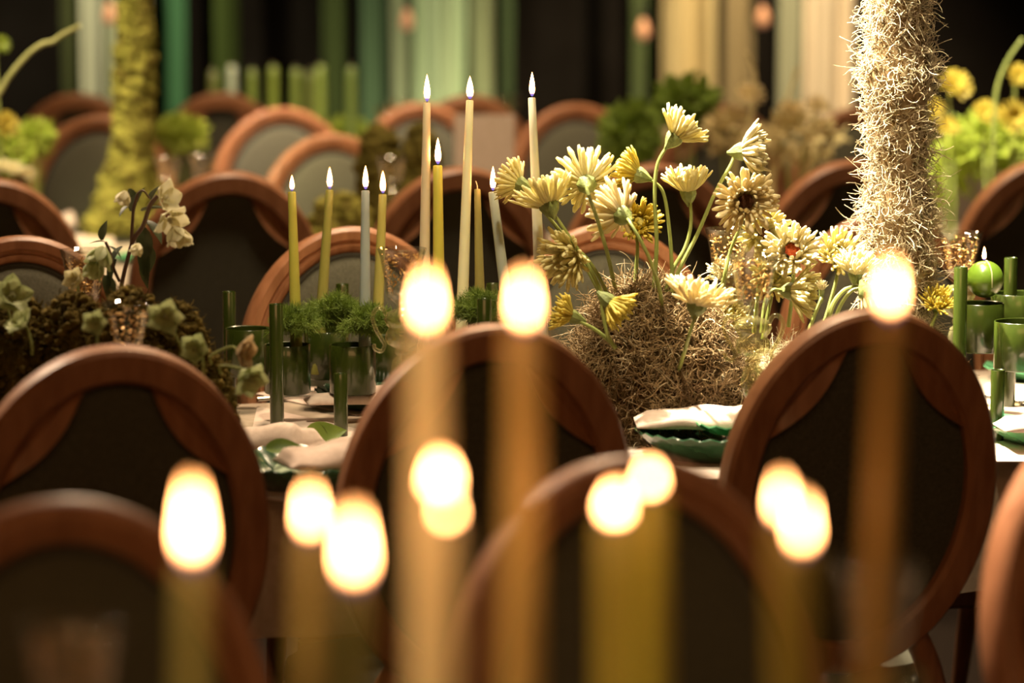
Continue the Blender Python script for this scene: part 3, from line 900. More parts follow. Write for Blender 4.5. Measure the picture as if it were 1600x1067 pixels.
# ------------------------------------------------------------------ tapers
WAX = {}
def wax_of(c):
    if c not in WAX: WAX[c] = wax('wax', c)
    return WAX[c]
FL = {}
def flame_mesh(h, wd):
    prof = [(0.0, 0.0), (wd * 0.5, h * 0.06), (wd * 0.85, h * 0.17), (wd, h * 0.32), (wd * 0.88, h * 0.5), (wd * 0.6, h * 0.7), (wd * 0.3, h * 0.87), (0.0, h)]
    return MB().lathe(prof, 12)
def taper(label, pxm, top, base, c, rt=0.0072, rb=0.0118, fh=0.042, group=None, lit=True, name='taper_candle', zbase=None, fw=None, extend=None):
    a = P(top[0], top[1], pxm); b = P(base[0], base[1], pxm)
    if zbase is not None:                      # carry the axis down to the given height
        k = (a.z - zbase) / (a.z - b.z); b2 = a.lerp(b, k)
        b = b2
    r = thing(name, label, 'candle', b, 0, group)
    n = 9
    pts = [(a - b) * (i / n) for i in range(n + 1)]
    rad = [rb + (rt - rb) * (i / n) ** 1.15 for i in range(n + 1)]
    ax = (a - b).normalized()
    pts += [a - b + ax * 0.0016, a - b + ax * 0.0012]
    rad += [rt * 0.86, rt * 0.3]
    MB().tube(pts, rad, 18).build('wax_body', wax_of(c), r, sharp=60)
    tp = a - b
    if lit:
        MB().tube([tp, tp + Vector((0.0004, 0, 0.006)), tp + Vector((0.0015, 0, 0.011))], [0.0009, 0.0008, 0.0005], 6).build('wick', M['wick'], r)
        fo = flame_mesh(fh, fw or fh * 0.115).build('flame', M['flame'], r, loc=tp + Vector((0.0004, 0, 0.003)), sharp=None)
    else:
        MB().tube([tp, tp + Vector((-0.0005, 0, 0.008)), tp + Vector((-0.003, 0, 0.016))], [0.0012, 0.0012, 0.001], 6).build('wick', M['wick_pale'], r)
    return r

CG = 'burning tapers in the dark green holders'
ZCUP = 0.812
taper('short mustard taper, leftmost of the burning row', 868, (456, 301), (462, 500), (0.44, 0.41, 0.07), fh=0.029, group=CG, zbase=ZCUP, fw=0.0042)
taper('slim olive taper, second from the left in the burning row', 848, (515, 298), (503, 475), (0.30, 0.29, 0.07), fh=0.041, group=CG, zbase=ZCUP)
taper('short blue grey taper beside the olive one with the drip', 872, (571, 299), (570, 520), (0.32, 0.37, 0.36), fh=0.044, group=CG, zbase=ZCUP)
taper('short olive taper with a wax drip on its right rim', 848, (598, 305), (590, 500), (0.40, 0.37, 0.10), fh=0.042, group=CG, zbase=ZCUP)
taper('tall beige taper, left of the three tallest', 890, (667, 162), (662, 490), (0.66, 0.55, 0.36), fh=0.049, group=CG, zbase=ZCUP, rt=0.0066, fw=0.0056)
taper('mustard taper burning just right of the tall beige one', 890, (684, 260), (686, 480), (0.56, 0.50, 0.08), fh=0.048, group=CG, zbase=ZCUP, rt=0.0082)
taper('tall pale cream taper, middle of the three tallest', 895, (734, 158), (722, 490), (0.82, 0.78, 0.50), fh=0.041, group=CG, zbase=ZCUP, rt=0.0066, fw=0.0062)
taper('unlit olive taper with a bare wick', 890, (746, 297), (750, 470), (0.30, 0.26, 0.08), lit=False, rt=0.0055, group='unlit taper', zbase=ZCUP)
taper('grey taper leaning left beside the unlit olive one', 893, (770, 301), (784, 410), (0.38, 0.41, 0.35), fh=0.044, group=CG, zbase=ZCUP, rt=0.0078)
taper('tall grey beige taper, rightmost, crossing the gerbera petals', 893, (831, 154), (841, 380), (0.56, 0.53, 0.40), fh=0.044, group=CG, zbase=ZCUP, rt=0.0066)

# ------------------------------------------------------------------ lacquered metal candle holders (cups and tubes)
def cup_mb(c, r=0.0415, h=0.088, zb=0.803):
    return MB().lathe([(0.0, zb), (r - 0.002, zb), (r, zb + 0.002), (r, zb + h - 0.001), (r - 0.001, zb + h), (r - 0.003, zb + h - 0.001), (r - 0.003, zb + 0.006), (0.0, zb + 0.006)], 36, (c.x, c.y, -ZT))
def holder(name, label, cups, tubes, origin, m=None):
    r = thing(name, label, 'candle holder', origin, 0, 'green lacquered candle holders')
    for (px, py, pxm, *o) in cups:
        q = P(px, py, pxm) - origin
        kw = dict(zip(('r', 'h', 'zb'), o))
        cup_mb(q, **kw).build('cup', M['green_metal'], r, sharp=50)
    for (px, py, pxm, z0, z1) in tubes:
        q = P(px, py, pxm) - origin
        MB().lathe([(0.0, z0), (0.0118, z0), (0.0122, z0 + 0.001), (0.0122, z1 - 0.001), (0.0115, z1), (0.0104, z1 - 0.001), (0.0104, z1 - 0.05), (0.0, z1 - 0.05)], 20, (q.x, q.y, -ZT)).build('tube', M['green_metal'], r, sharp=50)
    return r
def ztop(px, py, pxm): return P(px, py, pxm).z
o1 = table_pt(480, 640, 868)
holder('candle_holder', 'dark green lacquered candle holder of cups and tubes left of the centre chair', 
       [(449, 560, 872), (551, 560, 872), (388, 545, 850, 0.042, 0.088, 0.812), (510, 545, 845), (600, 548, 848)],
       [(432, 560, 895, ZT, ztop(432, 470, 890)), (532, 560, 897, ZT, 0.862), (358, 480, 842, ZT, ztop(358, 455, 842)), (535, 480, 836, ZT, ztop(535, 443, 836)), (578, 560, 850, ZT, 0.86)], o1)
o2 = table_pt(720, 640, 885)
holder('candle_holder', 'dark green lacquered candle holder under the tall tapers behind the centre chair',
       [(668, 560, 890, 0.045), (748, 560, 893, 0.045), (842, 560, 893, 0.040)],
       [(757, 560, 940, ZT, ztop(757, 460, 932)), (770, 560, 858, ZT, ztop(768, 441, 858)), (795, 560, 905, ZT, 0.88), (708, 560, 930, ZT, 0.89)], o2)
o3 = table_pt(1540, 600, 862)
holder('candle_holder', 'bright green lacquered candle holder at the right edge under the sphere candle',
       [(1531, 520, 866, 0.043, 0.088, 0.872), (1597, 520, 880, 0.050, 0.086, 0.853), (1590, 520, 845, 0.05, 0.088, 0.872)],
       [(1501, 440, 884, ZT, ztop(1501, 414, 880)), (1579, 440, 850, ZT, ztop(1579, 402, 850)), (1560, 540, 905, ZT, 0.875)], o3)

# green sphere candle
cq = P(1539, 436, 868)
sph = thing('sphere_candle', 'glossy green sphere candle burning on the bright green holder', 'candle', cq)
rs = 0.0335
prof = [(rs * math.sin(PI * i / 20), -rs * math.cos(PI * i / 20)) for i in range(21)]
WG = mat('green_wax', (0.11, 0.19, 0.015), (0.12, 0.21, 0.02), rough=0.28, scale=14, sss=0.25, sss_r=(0.006, 0.008, 0.002), coat=0.3)
MB().lathe(prof, 32).build('wax_body', WG, sph, sharp=None)
WS = wax('wax_drip', (0.55, 0.55, 0.3))
pts = [Vector((0.012 * math.sin(t * 1.2) * rs / rs, -1.01 * rs * math.sin(t) * 0.98, 1.01 * rs * math.cos(t))) for t in [0.15 + 0.12 * i for i in range(15)]]
pts = [Vector((0.26 * rs * math.sin(min(1.57, t)), -math.sqrt(max(0, 1 - 0.07)) * 1.005 * rs * math.sin(t), 1.005 * rs * math.cos(t))) for t in [0.12 + 0.13 * i for i in range(15)]]
MB().tube(pts, [0.0018] * 4 + [0.0013] * 11, 6).build('wax_drip', WS, sph)
MB().tube([(0, 0, rs - 0.002), (0, 0, rs + 0.005), (0.001, 0, rs + 0.01)], 0.0008, 6).build('wick', M['wick'], sph)
flame_mesh(0.026, 0.0040).build('flame', M['flame'], sph, loc=(-0.002, 0, rs), sharp=None)

# feathery fern between the short tapers
def fern(label, px, py, pxm, r, h, n):
    c = P(px, py, pxm)
    root = thing('fern_tuft', label, 'fern', c, 0, 'fern tufts among the tapers')
    fr = 44
    base = []; nr = []
    for i in range(fr):
        d = Vector((random.gauss(0, 1), random.gauss(0, 1), abs(random.gauss(0.8, 0.5)))).normalized()
        pts = bez([(0, 0, 0), Vector((d.x * r * 0.6, d.y * r * 0.6, d.z * h * 0.7)), Vector((d.x * r * 1.1, d.y * r * 1.1, d.z * h * 0.8))], 6)
        for _ in range(n // fr):
            t = random.random(); k = int(t * 11)
            base.append(pts[k].lerp(pts[k + 1], random.random())); nr.append((d + Vector((random.gauss(0, .6), random.gauss(0, .6), random.gauss(0, .6)))).normalized())
    v, f = curls(np.array(base), np.array(nr), 0.017, 0.0006, 0.15, K=4, out=0.8)
    np_mesh('fronds', v, f, M['fern'], root, kind='stuff')
fern('green feathery fern at the foot of the leftmost mustard taper', 462, 515, 876, 0.045, 0.05, 4200)
fern('green feathery fern right of the slim olive taper', 520, 510, 866, 0.06, 0.07, 6500)
fern('green feathery fern at the foot of the blue grey taper', 580, 515, 876, 0.055, 0.05, 4200)
fern('green feathery fern at the foot of the grey leaning taper', 752, 500, 905, 0.06, 0.06, 5000)

# ------------------------------------------------------------------ dark moss mound with hellebores (left)
lm = table_pt(165, 580, 965)
dm = thing('moss_mound', 'wide mound of dark brown-green moss with hellebores on the left', 'moss mound', lm)
lumps = [((-0.34, 0.02, 0), (0.11, 0.11, 0.165)), ((-0.24, 0, 0), (0.10, 0.11, 0.170)), ((-0.14, 0.02, 0), (0.10, 0.12, 0.172)), ((-0.05, 0, 0), (0.10, 0.12, 0.178)), ((0.04, 0.02, 0), (0.10, 0.12, 0.182)), ((0.115, 0.01, 0), (0.075, 0.10, 0.168)), ((0.165, 0, 0), (0.05, 0.08, 0.12))]
mb = MB(); mlump = MB(); bs = []; ns = []
for i, (c, r_) in enumerate(lumps):
    r_ = (r_[0], r_[1], r_[2] * 1.68)
    blob(mb, c, (r_[0] * 0.93, r_[1] * 0.93, r_[2] * 0.93), 11 + i, 0.12, 3.5, 26, 18, zmin=0.0)
    b_, n_ = sample_dome(1500, r_, 0.0)
    bs.append(b_ + np.array(c)); ns.append(n_)
    for k in range(0, 420):
        q = Vector(b_[k]) + Vector(c); s_ = random.uniform(0.004, 0.010)
        blob(mlump, q, (s_, s_, s_ * 0.9), k * 0.31 + i, 0.6, 2.4, 7, 5, zmin=0.0)
mb.build('mound_core', M['moss_dark'], dm, sharp=None)
v, f = curls(np.concatenate(bs), np.concatenate(ns), 0.022, 0.0014, 0.7, K=6, out=0.8, zmin=0.001)
np_mesh('moss_tufts', v, f, M['moss_dark'], dm, kind='stuff')
mlump.build('moss_lumps', M['moss_dark'], dm, sharp=None)['kind'] = 'stuff'

def petal5(size, open_, m, name, parent, loc, axis, seed, stretch=1.0):
    """hellebore flower: five ovate cupped sepals and a tuft"""
    r = random.Random(seed)
    q = axis.to_track_quat('Z', 'Y')
    mb = MB()
    for i in range(5):
        a = 2 * PI * i / 5 + r.uniform(-0.15, 0.15)
        vs = []; fs = []
        N = 7
        for j in range(N):
            f = j / (N - 1)
            w_ = size * 0.42 * math.sin(PI * (0.12 + 0.86 * f)) ** 0.8
            rad = size * stretch * f * math.sin(open_) + size * 0.04
            zz = size * f * math.cos(open_) - size * 0.12 * f * f
            for k in (-1, -0.5, 0, 0.5, 1):
                bow = size * 0.12 * (1 - k * k)
                x = rad + bow * 0.6; y = w_ * k; z_ = zz - bow * 0.5
                vs.append(q @ Vector((x * math.cos(a) - y * math.sin(a), x * math.sin(a) + y * math.cos(a), z_)))
        for j in range(N - 1):
            for k in range(4):
                fs.append((j * 5 + k, (j + 1) * 5 + k, (j + 1) * 5 + k + 1, j * 5 + k + 1))
        mb.add(vs, fs)
    for i in range(14):
        d = (q @ Vector((r.gauss(0, 0.3), r.gauss(0, 0.3), 1))).normalized()
        mb.tube([q @ Vector((0, 0, 0)), d * size * 0.35], [size * 0.02, size * 0.035], 5)
    return mb.build(name, m, parent, loc=loc, sharp=None)

def leaf_blade(pts_dir, L, wd, m, name, parent, loc, up=Vector((0, 0, 1)), bend=0.25):
    d = Vector(pts_dir).normalized()
    side = d.cross(up); side = side.normalized() if side.length > 1e-4 else Vector((1, 0, 0))
    nn = side.cross(d)
    vs = []; fs = []
    N = 8
    for j in range(N):
        f = j / (N - 1)
        c = d * L * f - nn * bend * L * f * f
        w_ = wd * math.sin(PI * min(1, 0.06 + 0.94 * f) ** 0.8)
        for k in (-1, 0, 1):
            vs.append(c + side * w_ * k * 0.5 + nn * (abs(k) * w_ * 0.18))
    for j in range(N - 1):
        for k in range(2):
            fs.append((j * 3 + k, (j + 1) * 3 + k, (j + 1) * 3 + k + 1, j * 3 + k + 1))
    return MB().add(vs, fs).build(name, m, parent, loc=loc, sharp=None)

HP = 935
hb0 = P(187, 475, HP)
hb = thing('hellebore_plant', 'tall hellebore with dark stem and nodding cream flowers in the dark moss', 'flower', hb0)
def rel(x, y, p=HP): return P(x, y, p) - hb0
MB().tube(bez([rel(187, 478), rel(190, 445), rel(202, 395), rel(210, 372), rel(224, 352), rel(234, 322), rel(246, 306)], 5), 0.0036, 8).build('stem', M['stem_dark'], hb)
MB().tube(bez([rel(205, 385), rel(207, 350), rel(209, 325), rel(215, 305)], 5), 0.0028, 8).build('stem', M['stem_dark'], hb)
MB().tube(bez([rel(187, 440), rel(178, 420), rel(172, 395), rel(165, 378)], 5), 0.0026, 8).build('stem', M['stem_dark'], hb)
MB().tube(bez([rel(209, 322), rel(215, 303), rel(224, 298), rel(234, 310)], 5), 0.0016, 8).build('stem', M['stem_dark'], hb)
MB().tube(bez([rel(262, 316), rel(276, 322), rel(285, 340), rel(286, 365)], 5), 0.0014, 8).build('stem', M['stem_dark'], hb)
for (x, y, dr, sz, mm, op) in ((254, 312, (0.75, 0.25, 0.45), 0.033, 'hb_petal', 0.9), (263, 338, (0.5, -0.55, 0.6), 0.034, 'hb_petal', 0.95), (272, 356, (0.35, -0.9, 0.3), 0.034, 'hb_petal', 0.5), (284, 362, (0.25, -0.95, 0.1), 0.028, 'hb_petal', 0.35),
                          (196, 300, (-0.3, -0.9, 0.3), 0.024, 'hb_petal', 0.4), (162, 388, (-0.35, -0.9, 0.3), 0.038, 'hb_green', 0.5), (152, 408, (-0.35, -0.92, 0.2), 0.034, 'hb_green', 0.35), (217, 382, (-0.3, -0.8, 0.5), 0.020, 'hb_petal', 0.45)):
    petal5(sz * 1.15, op, M[mm], 'flower_head', hb, rel(x, y, HP + 10), D3(*dr), int(x + y))
for (x, y, dr, L, wd) in ((160, 375, (0.1, 1, 0.1), 0.036, 0.018), (165, 378, (-1, 0.15, 0.2), 0.028, 0.012), (170, 385, (1, -0.6, 0.2), 0.03, 0.016), (203, 322, (-0.8, -0.5, 0.4), 0.026, 0.02), (206, 330, (0.3, 0.9, 0.2), 0.05, 0.024),
                          (202, 295, (0.35, -0.9, 0.3), 0.032, 0.018), (222, 330, (0.7, 0.3, 0.4), 0.05, 0.026), (228, 345, (0.6, -0.5, 0.4), 0.05, 0.026), (222, 355, (0.15, -1, 0.3), 0.07, 0.03), (226, 380, (0.1, -1, 0.2), 0.06, 0.034), (232, 400, (-0.2, -1, 0.2), 0.055, 0.03),
                          (192, 385, (-0.6, -0.7, 0.3), 0.05, 0.026), (182, 405, (-0.4, -0.9, 0.3), 0.05, 0.024), (165, 430, (0.3, -0.9, 0.4), 0.05, 0.026), (236, 312, (0.3, 0.8, 0.2), 0.03, 0.018)):
    leaf_blade(D3(*dr), L, wd, M['leaf_dark'], 'leaf', hb, rel(x, y, HP - 5))

def bloom(label, px, py, pxm, dr, size, mm, base, op=0.8):
    b0 = P(base[0], base[1], pxm)
    r = thing('hellebore_bloom', label, 'flower', b0, 0, 'single hellebores tucked into the dark moss')
    hd = P(px, py, pxm) - b0
    ax = D3(*dr)
    MB().tube(bez([hd, hd - ax * size * 0.4 + Vector((0, 0, 0.004)), Vector((0, 0, 0.004)), Vector((0, 0, -0.01))], 5), 0.0022, 7).build('stem', M['stem'], r)
    petal5(size, op, M[mm], 'flower_head', r, hd, ax, int(px * 3 + py))
    petal5(size * 0.8, op * 0.75, M[mm], 'flower_head', r, hd + ax * 0.004, ax, int(px * 5 + py))
bloom('cream hellebore at the left edge above the dark moss', 15, 465, 975, (0.5, 0.5, 0.7), 0.040, 'hb_green', (20, 520), 1.1)
bloom('green hellebore half open beneath the cream one at the left edge', 36, 510, 990, (-0.5, 0.7, 0.4), 0.032, 'hb_green', (50, 545), 0.9)
bloom('small green hellebore left of the near goblet', 150, 505, 1010, (-0.2, 0.2, 1), 0.024, 'hb_green', (152, 540), 1.0)
bloom('green hellebore right of the near goblet on a curved stem', 258, 497, 1010, (0.1, 0.25, 1), 0.032, 'hb_green', (282, 545), 1.05)
bloom('grey green hellebore above the left chair back', 308, 545, 1000, (-0.3, 0.2, 0.9), 0.030, 'hb_green', (318, 575), 0.9)
bloom('faded brown hellebore beside the dark metal cups', 372, 548, 990, (0.9, -0.1, 0.4), 0.036, 'hb_brown', (330, 560), 0.8)
bloom('pale green hellebore hanging at the right end of the dark moss', 386, 588, 1000, (0.5, -0.4, 0.75), 0.036, 'hb_green', (345, 575), 0.95)
bloom('small cream hellebore at the top of the dark moss behind the tall plant', 118, 438, 950, (-0.3, 0.4, 0.8), 0.024, 'hb_petal', (122, 470), 0.9)

# ------------------------------------------------------------------ tall goblets with gold flakes
def goblet(label, px, py, pxm, handles=True, flakes=150, fancy=True, rot=0.0):
    c = P(px, py, pxm); b = Vector((c.x, c.y, ZT))
    h = c.z - ZT
    k = h / 0.35
    r = thing('goblet', label, 'goblet', b, rot, 'tall goblets with gold flakes')
    def S(p): return [(rr, zz * k) for rr, zz in p]
    bowl = [(0.0085, 0.247), (0.012, 0.256), (0.021, 0.262), (0.0265, 0.270), (0.0285, 0.283), (0.032, 0.305), (0.0365, 0.330), (0.0420, 0.350), (0.0408, 0.3505), (0.0352, 0.330), (0.0305, 0.303), (0.0265, 0.283), (0.0240, 0.272), (0.0, 0.268)]
    MB().lathe(S(bowl), 36, close=False).build('bowl', M['glass'], r, sharp=None)
    stem = [(0.040, 0.0), (0.041, 0.003), (0.030, 0.007), (0.012, 0.016), (0.007, 0.035), (0.006, 0.07), (0.008, 0.105), (0.017, 0.118), (0.0205, 0.138), (0.017, 0.158), (0.009, 0.166), (0.013, 0.170), (0.013, 0.175), (0.010, 0.178),
            (0.024, 0.186), (0.0285, 0.196), (0.0265, 0.207), (0.021, 0.213), (0.026, 0.219), (0.0300, 0.229), (0.0250, 0.240), (0.010, 0.246), (0.0085, 0.248)]
    MB().lathe(S(stem), 48, ribs=24, rib_amp=0.035, rib_range=(0.182 * k, 0.243 * k)).build('stem', M['glass_olive'], r, sharp=None)
    if handles:
        for sg in (-1, 1):
            pts = bez([(sg * 0.027, 0, 0.236), (sg * 0.033, 0, 0.247), (sg * 0.043, 0, 0.247), (sg * 0.050, 0, 0.234), (sg * 0.046, 0, 0.215), (sg * 0.036, 0, 0.196), (sg * 0.030, 0, 0.184), (sg * 0.036, 0, 0.174), (sg * 0.046, 0, 0.178), (sg * 0.048, 0, 0.186)], 5)
            MB().tube([(x, y, z * k) for x, y, z in pts], 0.0034, 8).build('handle', M['glass_olive'], r, sharp=None)
    mb = MB()
    for i in range(flakes):
        z = random.uniform(0.276, 0.338); t = (z - 0.270) / 0.08
        rr = (0.0235 + 0.0125 * t) * (1 - abs(random.gauss(0, 0.12)))
        a = random.uniform(0, 2 * PI)
        c_ = Vector((rr * math.cos(a), rr * math.sin(a), z * k))
        u = Vector((random.gauss(0, 1), random.gauss(0, 1), random.gauss(0, 1))).normalized() * random.uniform(0.002, 0.006)
        v_ = u.orthogonal().normalized() * random.uniform(0.001, 0.0026)
        n_ = u.cross(v_).normalized() * 0.001
        mb.add([c_ - u, c_ + v_ + n_, c_ + u, c_ - v_ + n_, c_ + n_ * 2], [(0, 1, 4), (1, 2, 4), (2, 3, 4), (3, 0, 4), (3, 2, 1, 0)])
    o = mb.build('gold_flakes', M['gold'], r, smooth=False); o['kind'] = 'stuff'
    return r
goblet('tall goblet with scrolled handles and ribbed bulbs, front right of the hay mound', 1178, 398, 945, rot=0.1)
goblet('goblet of gold flakes partly behind the dark centred gerbera', 1138, 357, 882, rot=0.3)
goblet('goblet of gold flakes beside the green sphere candle', 1501, 363, 850, rot=0.2, flakes=260, handles=False)
goblet('goblet of gold flakes before the dark moss mound', 199, 473, 985, rot=0.4)
goblet('goblet at the far left behind the hellebore plant', 132, 390, 925, rot=0.2)
goblet('goblet behind the short olive taper, half hidden by a big flame', 628, 388, 925, rot=0.1)
goblet('blurred goblet in the lower right foreground', 1370, 880, 1760, rot=0.5, flakes=60)
goblet('blurred goblet at the bottom left corner', 110, 975, 1930, rot=0.5, flakes=220)
for (x, y, p, lb) in ((1464, 205, 592, 'rear goblet right of the shaggy trunk under yellow flowers'), (262, 245, 590, 'rear goblet right of the mossy trunk'), (316, 240, 600, 'second rear goblet right of the mossy trunk'),
                      (350, 152, 447, 'far goblet left of the pale chair rim'), (391, 160, 447, 'far goblet touching the pale chair rim'), (602, 166, 450, 'far goblet above the brown moss'), (622, 158, 440, 'far goblet left of the tallest beige taper'),
                      (795, 150, 447, 'far goblet between the two tall right tapers'), (136, 160, 440, 'far goblet before the pale sage curtain'), (612, 245, 610, 'rear goblet in the brown moss')):
    goblet(lb, x, y, p, handles=False, flakes=60, rot=random.random())

# ------------------------------------------------------------------ place settings
def sheet(label, name, cat, px, z, m, group, th=0.002, wav=0.0, nx=26):
    """a flat cloth laid on the table; px = four picture corners on the plane z"""
    q = [PZ(x, y, z) for x, y in px]
    c = sum(q, Vector()) / 4
    vs = []; fs = []
    for side in (0, 1):
        for i in range(nx + 1):
            for j in range(nx + 1):
                u, v_ = i / nx, j / nx
                p = (q[0] * (1 - u) + q[1] * u) * (1 - v_) + (q[3] * (1 - u) + q[2] * u) * v_
                zz = z + th * side + wav * (0.5 + 0.5 * mnoise.noise(Vector((p.x * 9, p.y * 9, 3.3)))) * (1 if wav else 0)
                vs.append(Vector((p.x, p.y, zz)) - c)
    n1 = (nx + 1) * (nx + 1)
    for side in (0, 1):
        for i in range(nx):
            for j in range(nx):
                a = side * n1 + i * (nx + 1) + j
                f = (a, a + nx + 1, a + nx + 2, a + 1)
                fs.append(f if side == 0 else f[::-1])
    rim = [i * (nx + 1) for i in range(nx + 1)] + [nx * (nx + 1) + j for j in range(1, nx + 1)] + [i * (nx + 1) + nx for i in range(nx - 1, -1, -1)] + [j for j in range(nx - 1, 0, -1)]
    for i in range(len(rim)):
        a, b = rim[i], rim[(i + 1) % len(rim)]
        fs.append((a, b, b + n1, a + n1))
    o = MB().add(vs, fs).build(name, m, None, loc=c, sharp=50)
    return tag(o, label, cat, group)
PG = 'blush linen placemats'
sheet('blush placemat at the far side behind the dark metal cups', 'placemat', 'placemat', [(398, 616), (556, 650), (668, 634), (480, 604)], ZT + 0.0008, M['linen'], PG)
sheet('blush placemat between the left and centre chair backs', 'placemat', 'placemat', [(372, 772), (545, 800), (640, 690), (402, 636)], ZT + 0.0008, M['linen'], PG)
sheet('blush placemat between the centre and right chair backs', 'placemat', 'placemat', [(965, 742), (1180, 752), (1165, 672), (985, 662)], ZT + 0.0008, M['linen'], PG)
sheet('blush placemat at the right edge under the cabbage plates', 'placemat', 'placemat', [(1545, 722), (1760, 722), (1730, 600), (1540, 600)], ZT + 0.0008, M['linen'], PG)
sheet('blush placemat on the rear table beside the moss trunk foot', 'placemat', 'placemat', [(70, 388), (180, 386), (175, 366), (70, 368)], ZT + 0.0008, M['linen'], PG)
sheet('blush placemat on the rear table right of the shaggy trunk', 'placemat', 'placemat', [(1430, 388), (1560, 386), (1545, 362), (1430, 364)], ZT + 0.0008, M['linen'], PG)

def plate(label, c, r, h, m, scallops=24, group='green plates', amp=0.025):
    prof = [(0.0, 0.0), (r * 0.62, 0.0), (r * 0.66, 0.002), (r * 0.92, h * 0.75), (r, h), (r * 0.985, h + 0.002), (r * 0.9, h * 0.8 + 0.003), (r * 0.64, 0.006), (0.0, 0.005)]
    vs = []; fs = []; n = scallops * 4
    for (rr, z) in prof:
        for k in range(n):
            a = 2 * PI * k / n
            w_ = max(0, (rr / r - 0.6) / 0.4)
            q = rr * (1 + amp * w_ * abs(math.cos(scallops * a / 2)) - amp * w_ * 0.5)
            zz = z + (0.0025 * w_ * math.cos(scallops * a) if z > 0 else 0)
            vs.append((q * math.cos(a), q * math.sin(a), zz))
    for i in range(len(prof) - 1):
        for k in range(n):
            k2 = (k + 1) % n
            fs.append((i * n + k, i * n + k2, (i + 1) * n + k2, (i + 1) * n + k))
    o = MB().add(vs, fs).build('plate', m, None, loc=c, sharp=50)
    return tag(o, label, 'plate', group)

def napkin(label, c, L, W, hgt, rz, seed, group='blush linen napkins'):
    """folded, softly rolled napkin: closed lumpy pillow of cloth"""
    vs = []; fs = []; nu, nv = 36, 20
    for j in range(nv):
        a = 2 * PI * j / nv
        for i in range(nu + 1):
            f = i / nu
            ww = W * 0.5 * (0.75 + 0.3 * f)
            x = (f - 0.5) * L
            y = ww * (abs(math.cos(a)) ** 0.6) * (1 if math.cos(a) > 0 else -1)
            e = min(1, min(f, 1 - f) * 9 + 0.25)
            z = (hgt * 0.5 * (0.6 + 0.7 * f)) * (abs(math.sin(a)) ** 0.7) * (1 if math.sin(a) > 0 else -0.25) * e
            k = mnoise.noise(Vector((x * 16 + seed, y * 22, seed * 1.7)))
            k2 = mnoise.noise(Vector((x * 5 + y * 30, seed, 2.0)))
            if math.sin(a) > 0: z += hgt * (0.16 * k + 0.20 * k2) * e
            vs.append((x, y + 0.01 * k, max(z + hgt * 0.125, 0.0)))
    for j in range(nv):
        for i in range(nu):
            j2 = (j + 1) % nv
            fs.append((j * (nu + 1) + i, j * (nu + 1) + i + 1, j2 * (nu + 1) + i + 1, j2 * (nu + 1) + i))
    fs.append(tuple(j * (nu + 1) for j in range(nv))); fs.append(tuple(j * (nu + 1) + nu for j in range(nv))[::-1])
    o = MB().add(vs, fs).build('napkin', M['linen'], None, loc=c, sharp=None)
    o.rotation_euler = (0, 0, rz)
    return tag(o, label, 'napkin', group)

def V3(x, y, z=ZT + 0.003): 
    q = PZ(x, y, z); return q
# right setting
pc = V3(1118, 712)
plate('dark green fluted plate with a blush napkin between centre and right chair backs', pc, 0.135, 0.045, M['plate'], 26)
napkin('wide blush napkin lying on the dark fluted plate', pc + Vector((-0.01, 0.02, 0.047)), 0.25, 0.15, 0.05, 0.02, 3)
plate('small leaf green plate peeping out behind the wide blush napkin', V3(1146, 676, 0.80) + Vector((0, 0, 0)), 0.062, 0.016, M['leafplate'], 12, amp=0.06)
# left setting
plate('dark green fluted plate low between left and centre chair backs', V3(478, 756), 0.135, 0.04, M['plate'], 26)
plate('pale green patterned plate at the right rim of the left chair back', V3(395, 752), 0.075, 0.018, M['whiteplate'], 14)
napkin('crumpled blush napkin beside the left chair rim', V3(420, 700, 0.775), 0.16, 0.10, 0.055, -0.5, 9)
napkin('blush napkin with a green leaf left of the centre chair rim', V3(520, 728, 0.79), 0.17, 0.13, 0.055, 0.4, 14)
lf = P(474, 690, 930)
t = thing('green_leaf', 'fresh green leaf lying on a blush napkin left of the centre chair', 'leaf', lf)
leaf_blade(D3(0.75, 0.25, 0.1), 0.075, 0.05, M['leaf_fresh'], 'leaf_blade', t, (0, 0, 0), up=Vector((0.2, -0.9, 0.5)), bend=0.15)
leaf_blade(D3(-0.35, 1, 0.0), 0.03, 0.007, M['leaf_fresh'], 'leaf_stalk', t, P(513, 682, 930) - lf)
lf = P(416, 700, 960)
t = thing('green_leaf', 'olive leaf curled on the crumpled blush napkin', 'leaf', lf)
leaf_blade(D3(1, 0.12, 0.1), 0.06, 0.028, M['leaf_fresh'], 'leaf_blade', t, (0, 0, 0), up=Vector((0.1, -0.8, 0.6)), bend=0.2)
# far setting
plate('dark green plate at the far side under a folded blush napkin', V3(585, 634), 0.11, 0.03, M['plate'], 22)
napkin('folded blush napkin at the far side behind a metal tube', V3(560, 630, 0.782), 0.19, 0.08, 0.035, 0.2, 21)
plate('dark green plate at the right edge on top of the cabbage plates', V3(1622, 572, 0.775), 0.085, 0.03, M['plate'], 18)
plate('cabbage green plate at the right edge under the lacquered holder', V3(1634, 590, 0.752), 0.12, 0.022, M['leafplate'], 14, amp=0.05)
plate('cabbage green plate at the right edge nearest the table edge', V3(1652, 690, 0.752), 0.125, 0.03, M['leafplate'], 14, amp=0.05)
napkin('blush napkin at the right edge above the near cabbage plate', V3(1650, 672, 0.785), 0.2, 0.12, 0.05, 0.1, 27)
napkin('white napkin on the rear table right of the shaggy trunk', V3(1440, 362), 0.10, 0.09, 0.07, 0.4, 31)
napkin('white napkin on the rear table left of the mossy trunk', V3(98, 358), 0.07, 0.06, 0.06, 0.4, 33)
plate('cabbage green plate on the rear table right of the shaggy trunk', V3(1462, 384), 0.06, 0.016, M['leafplate'], 12)
plate('cabbage green plate on the rear table at the mossy trunk foot', V3(214, 408), 0.07, 0.016, M['leafplate'], 12)

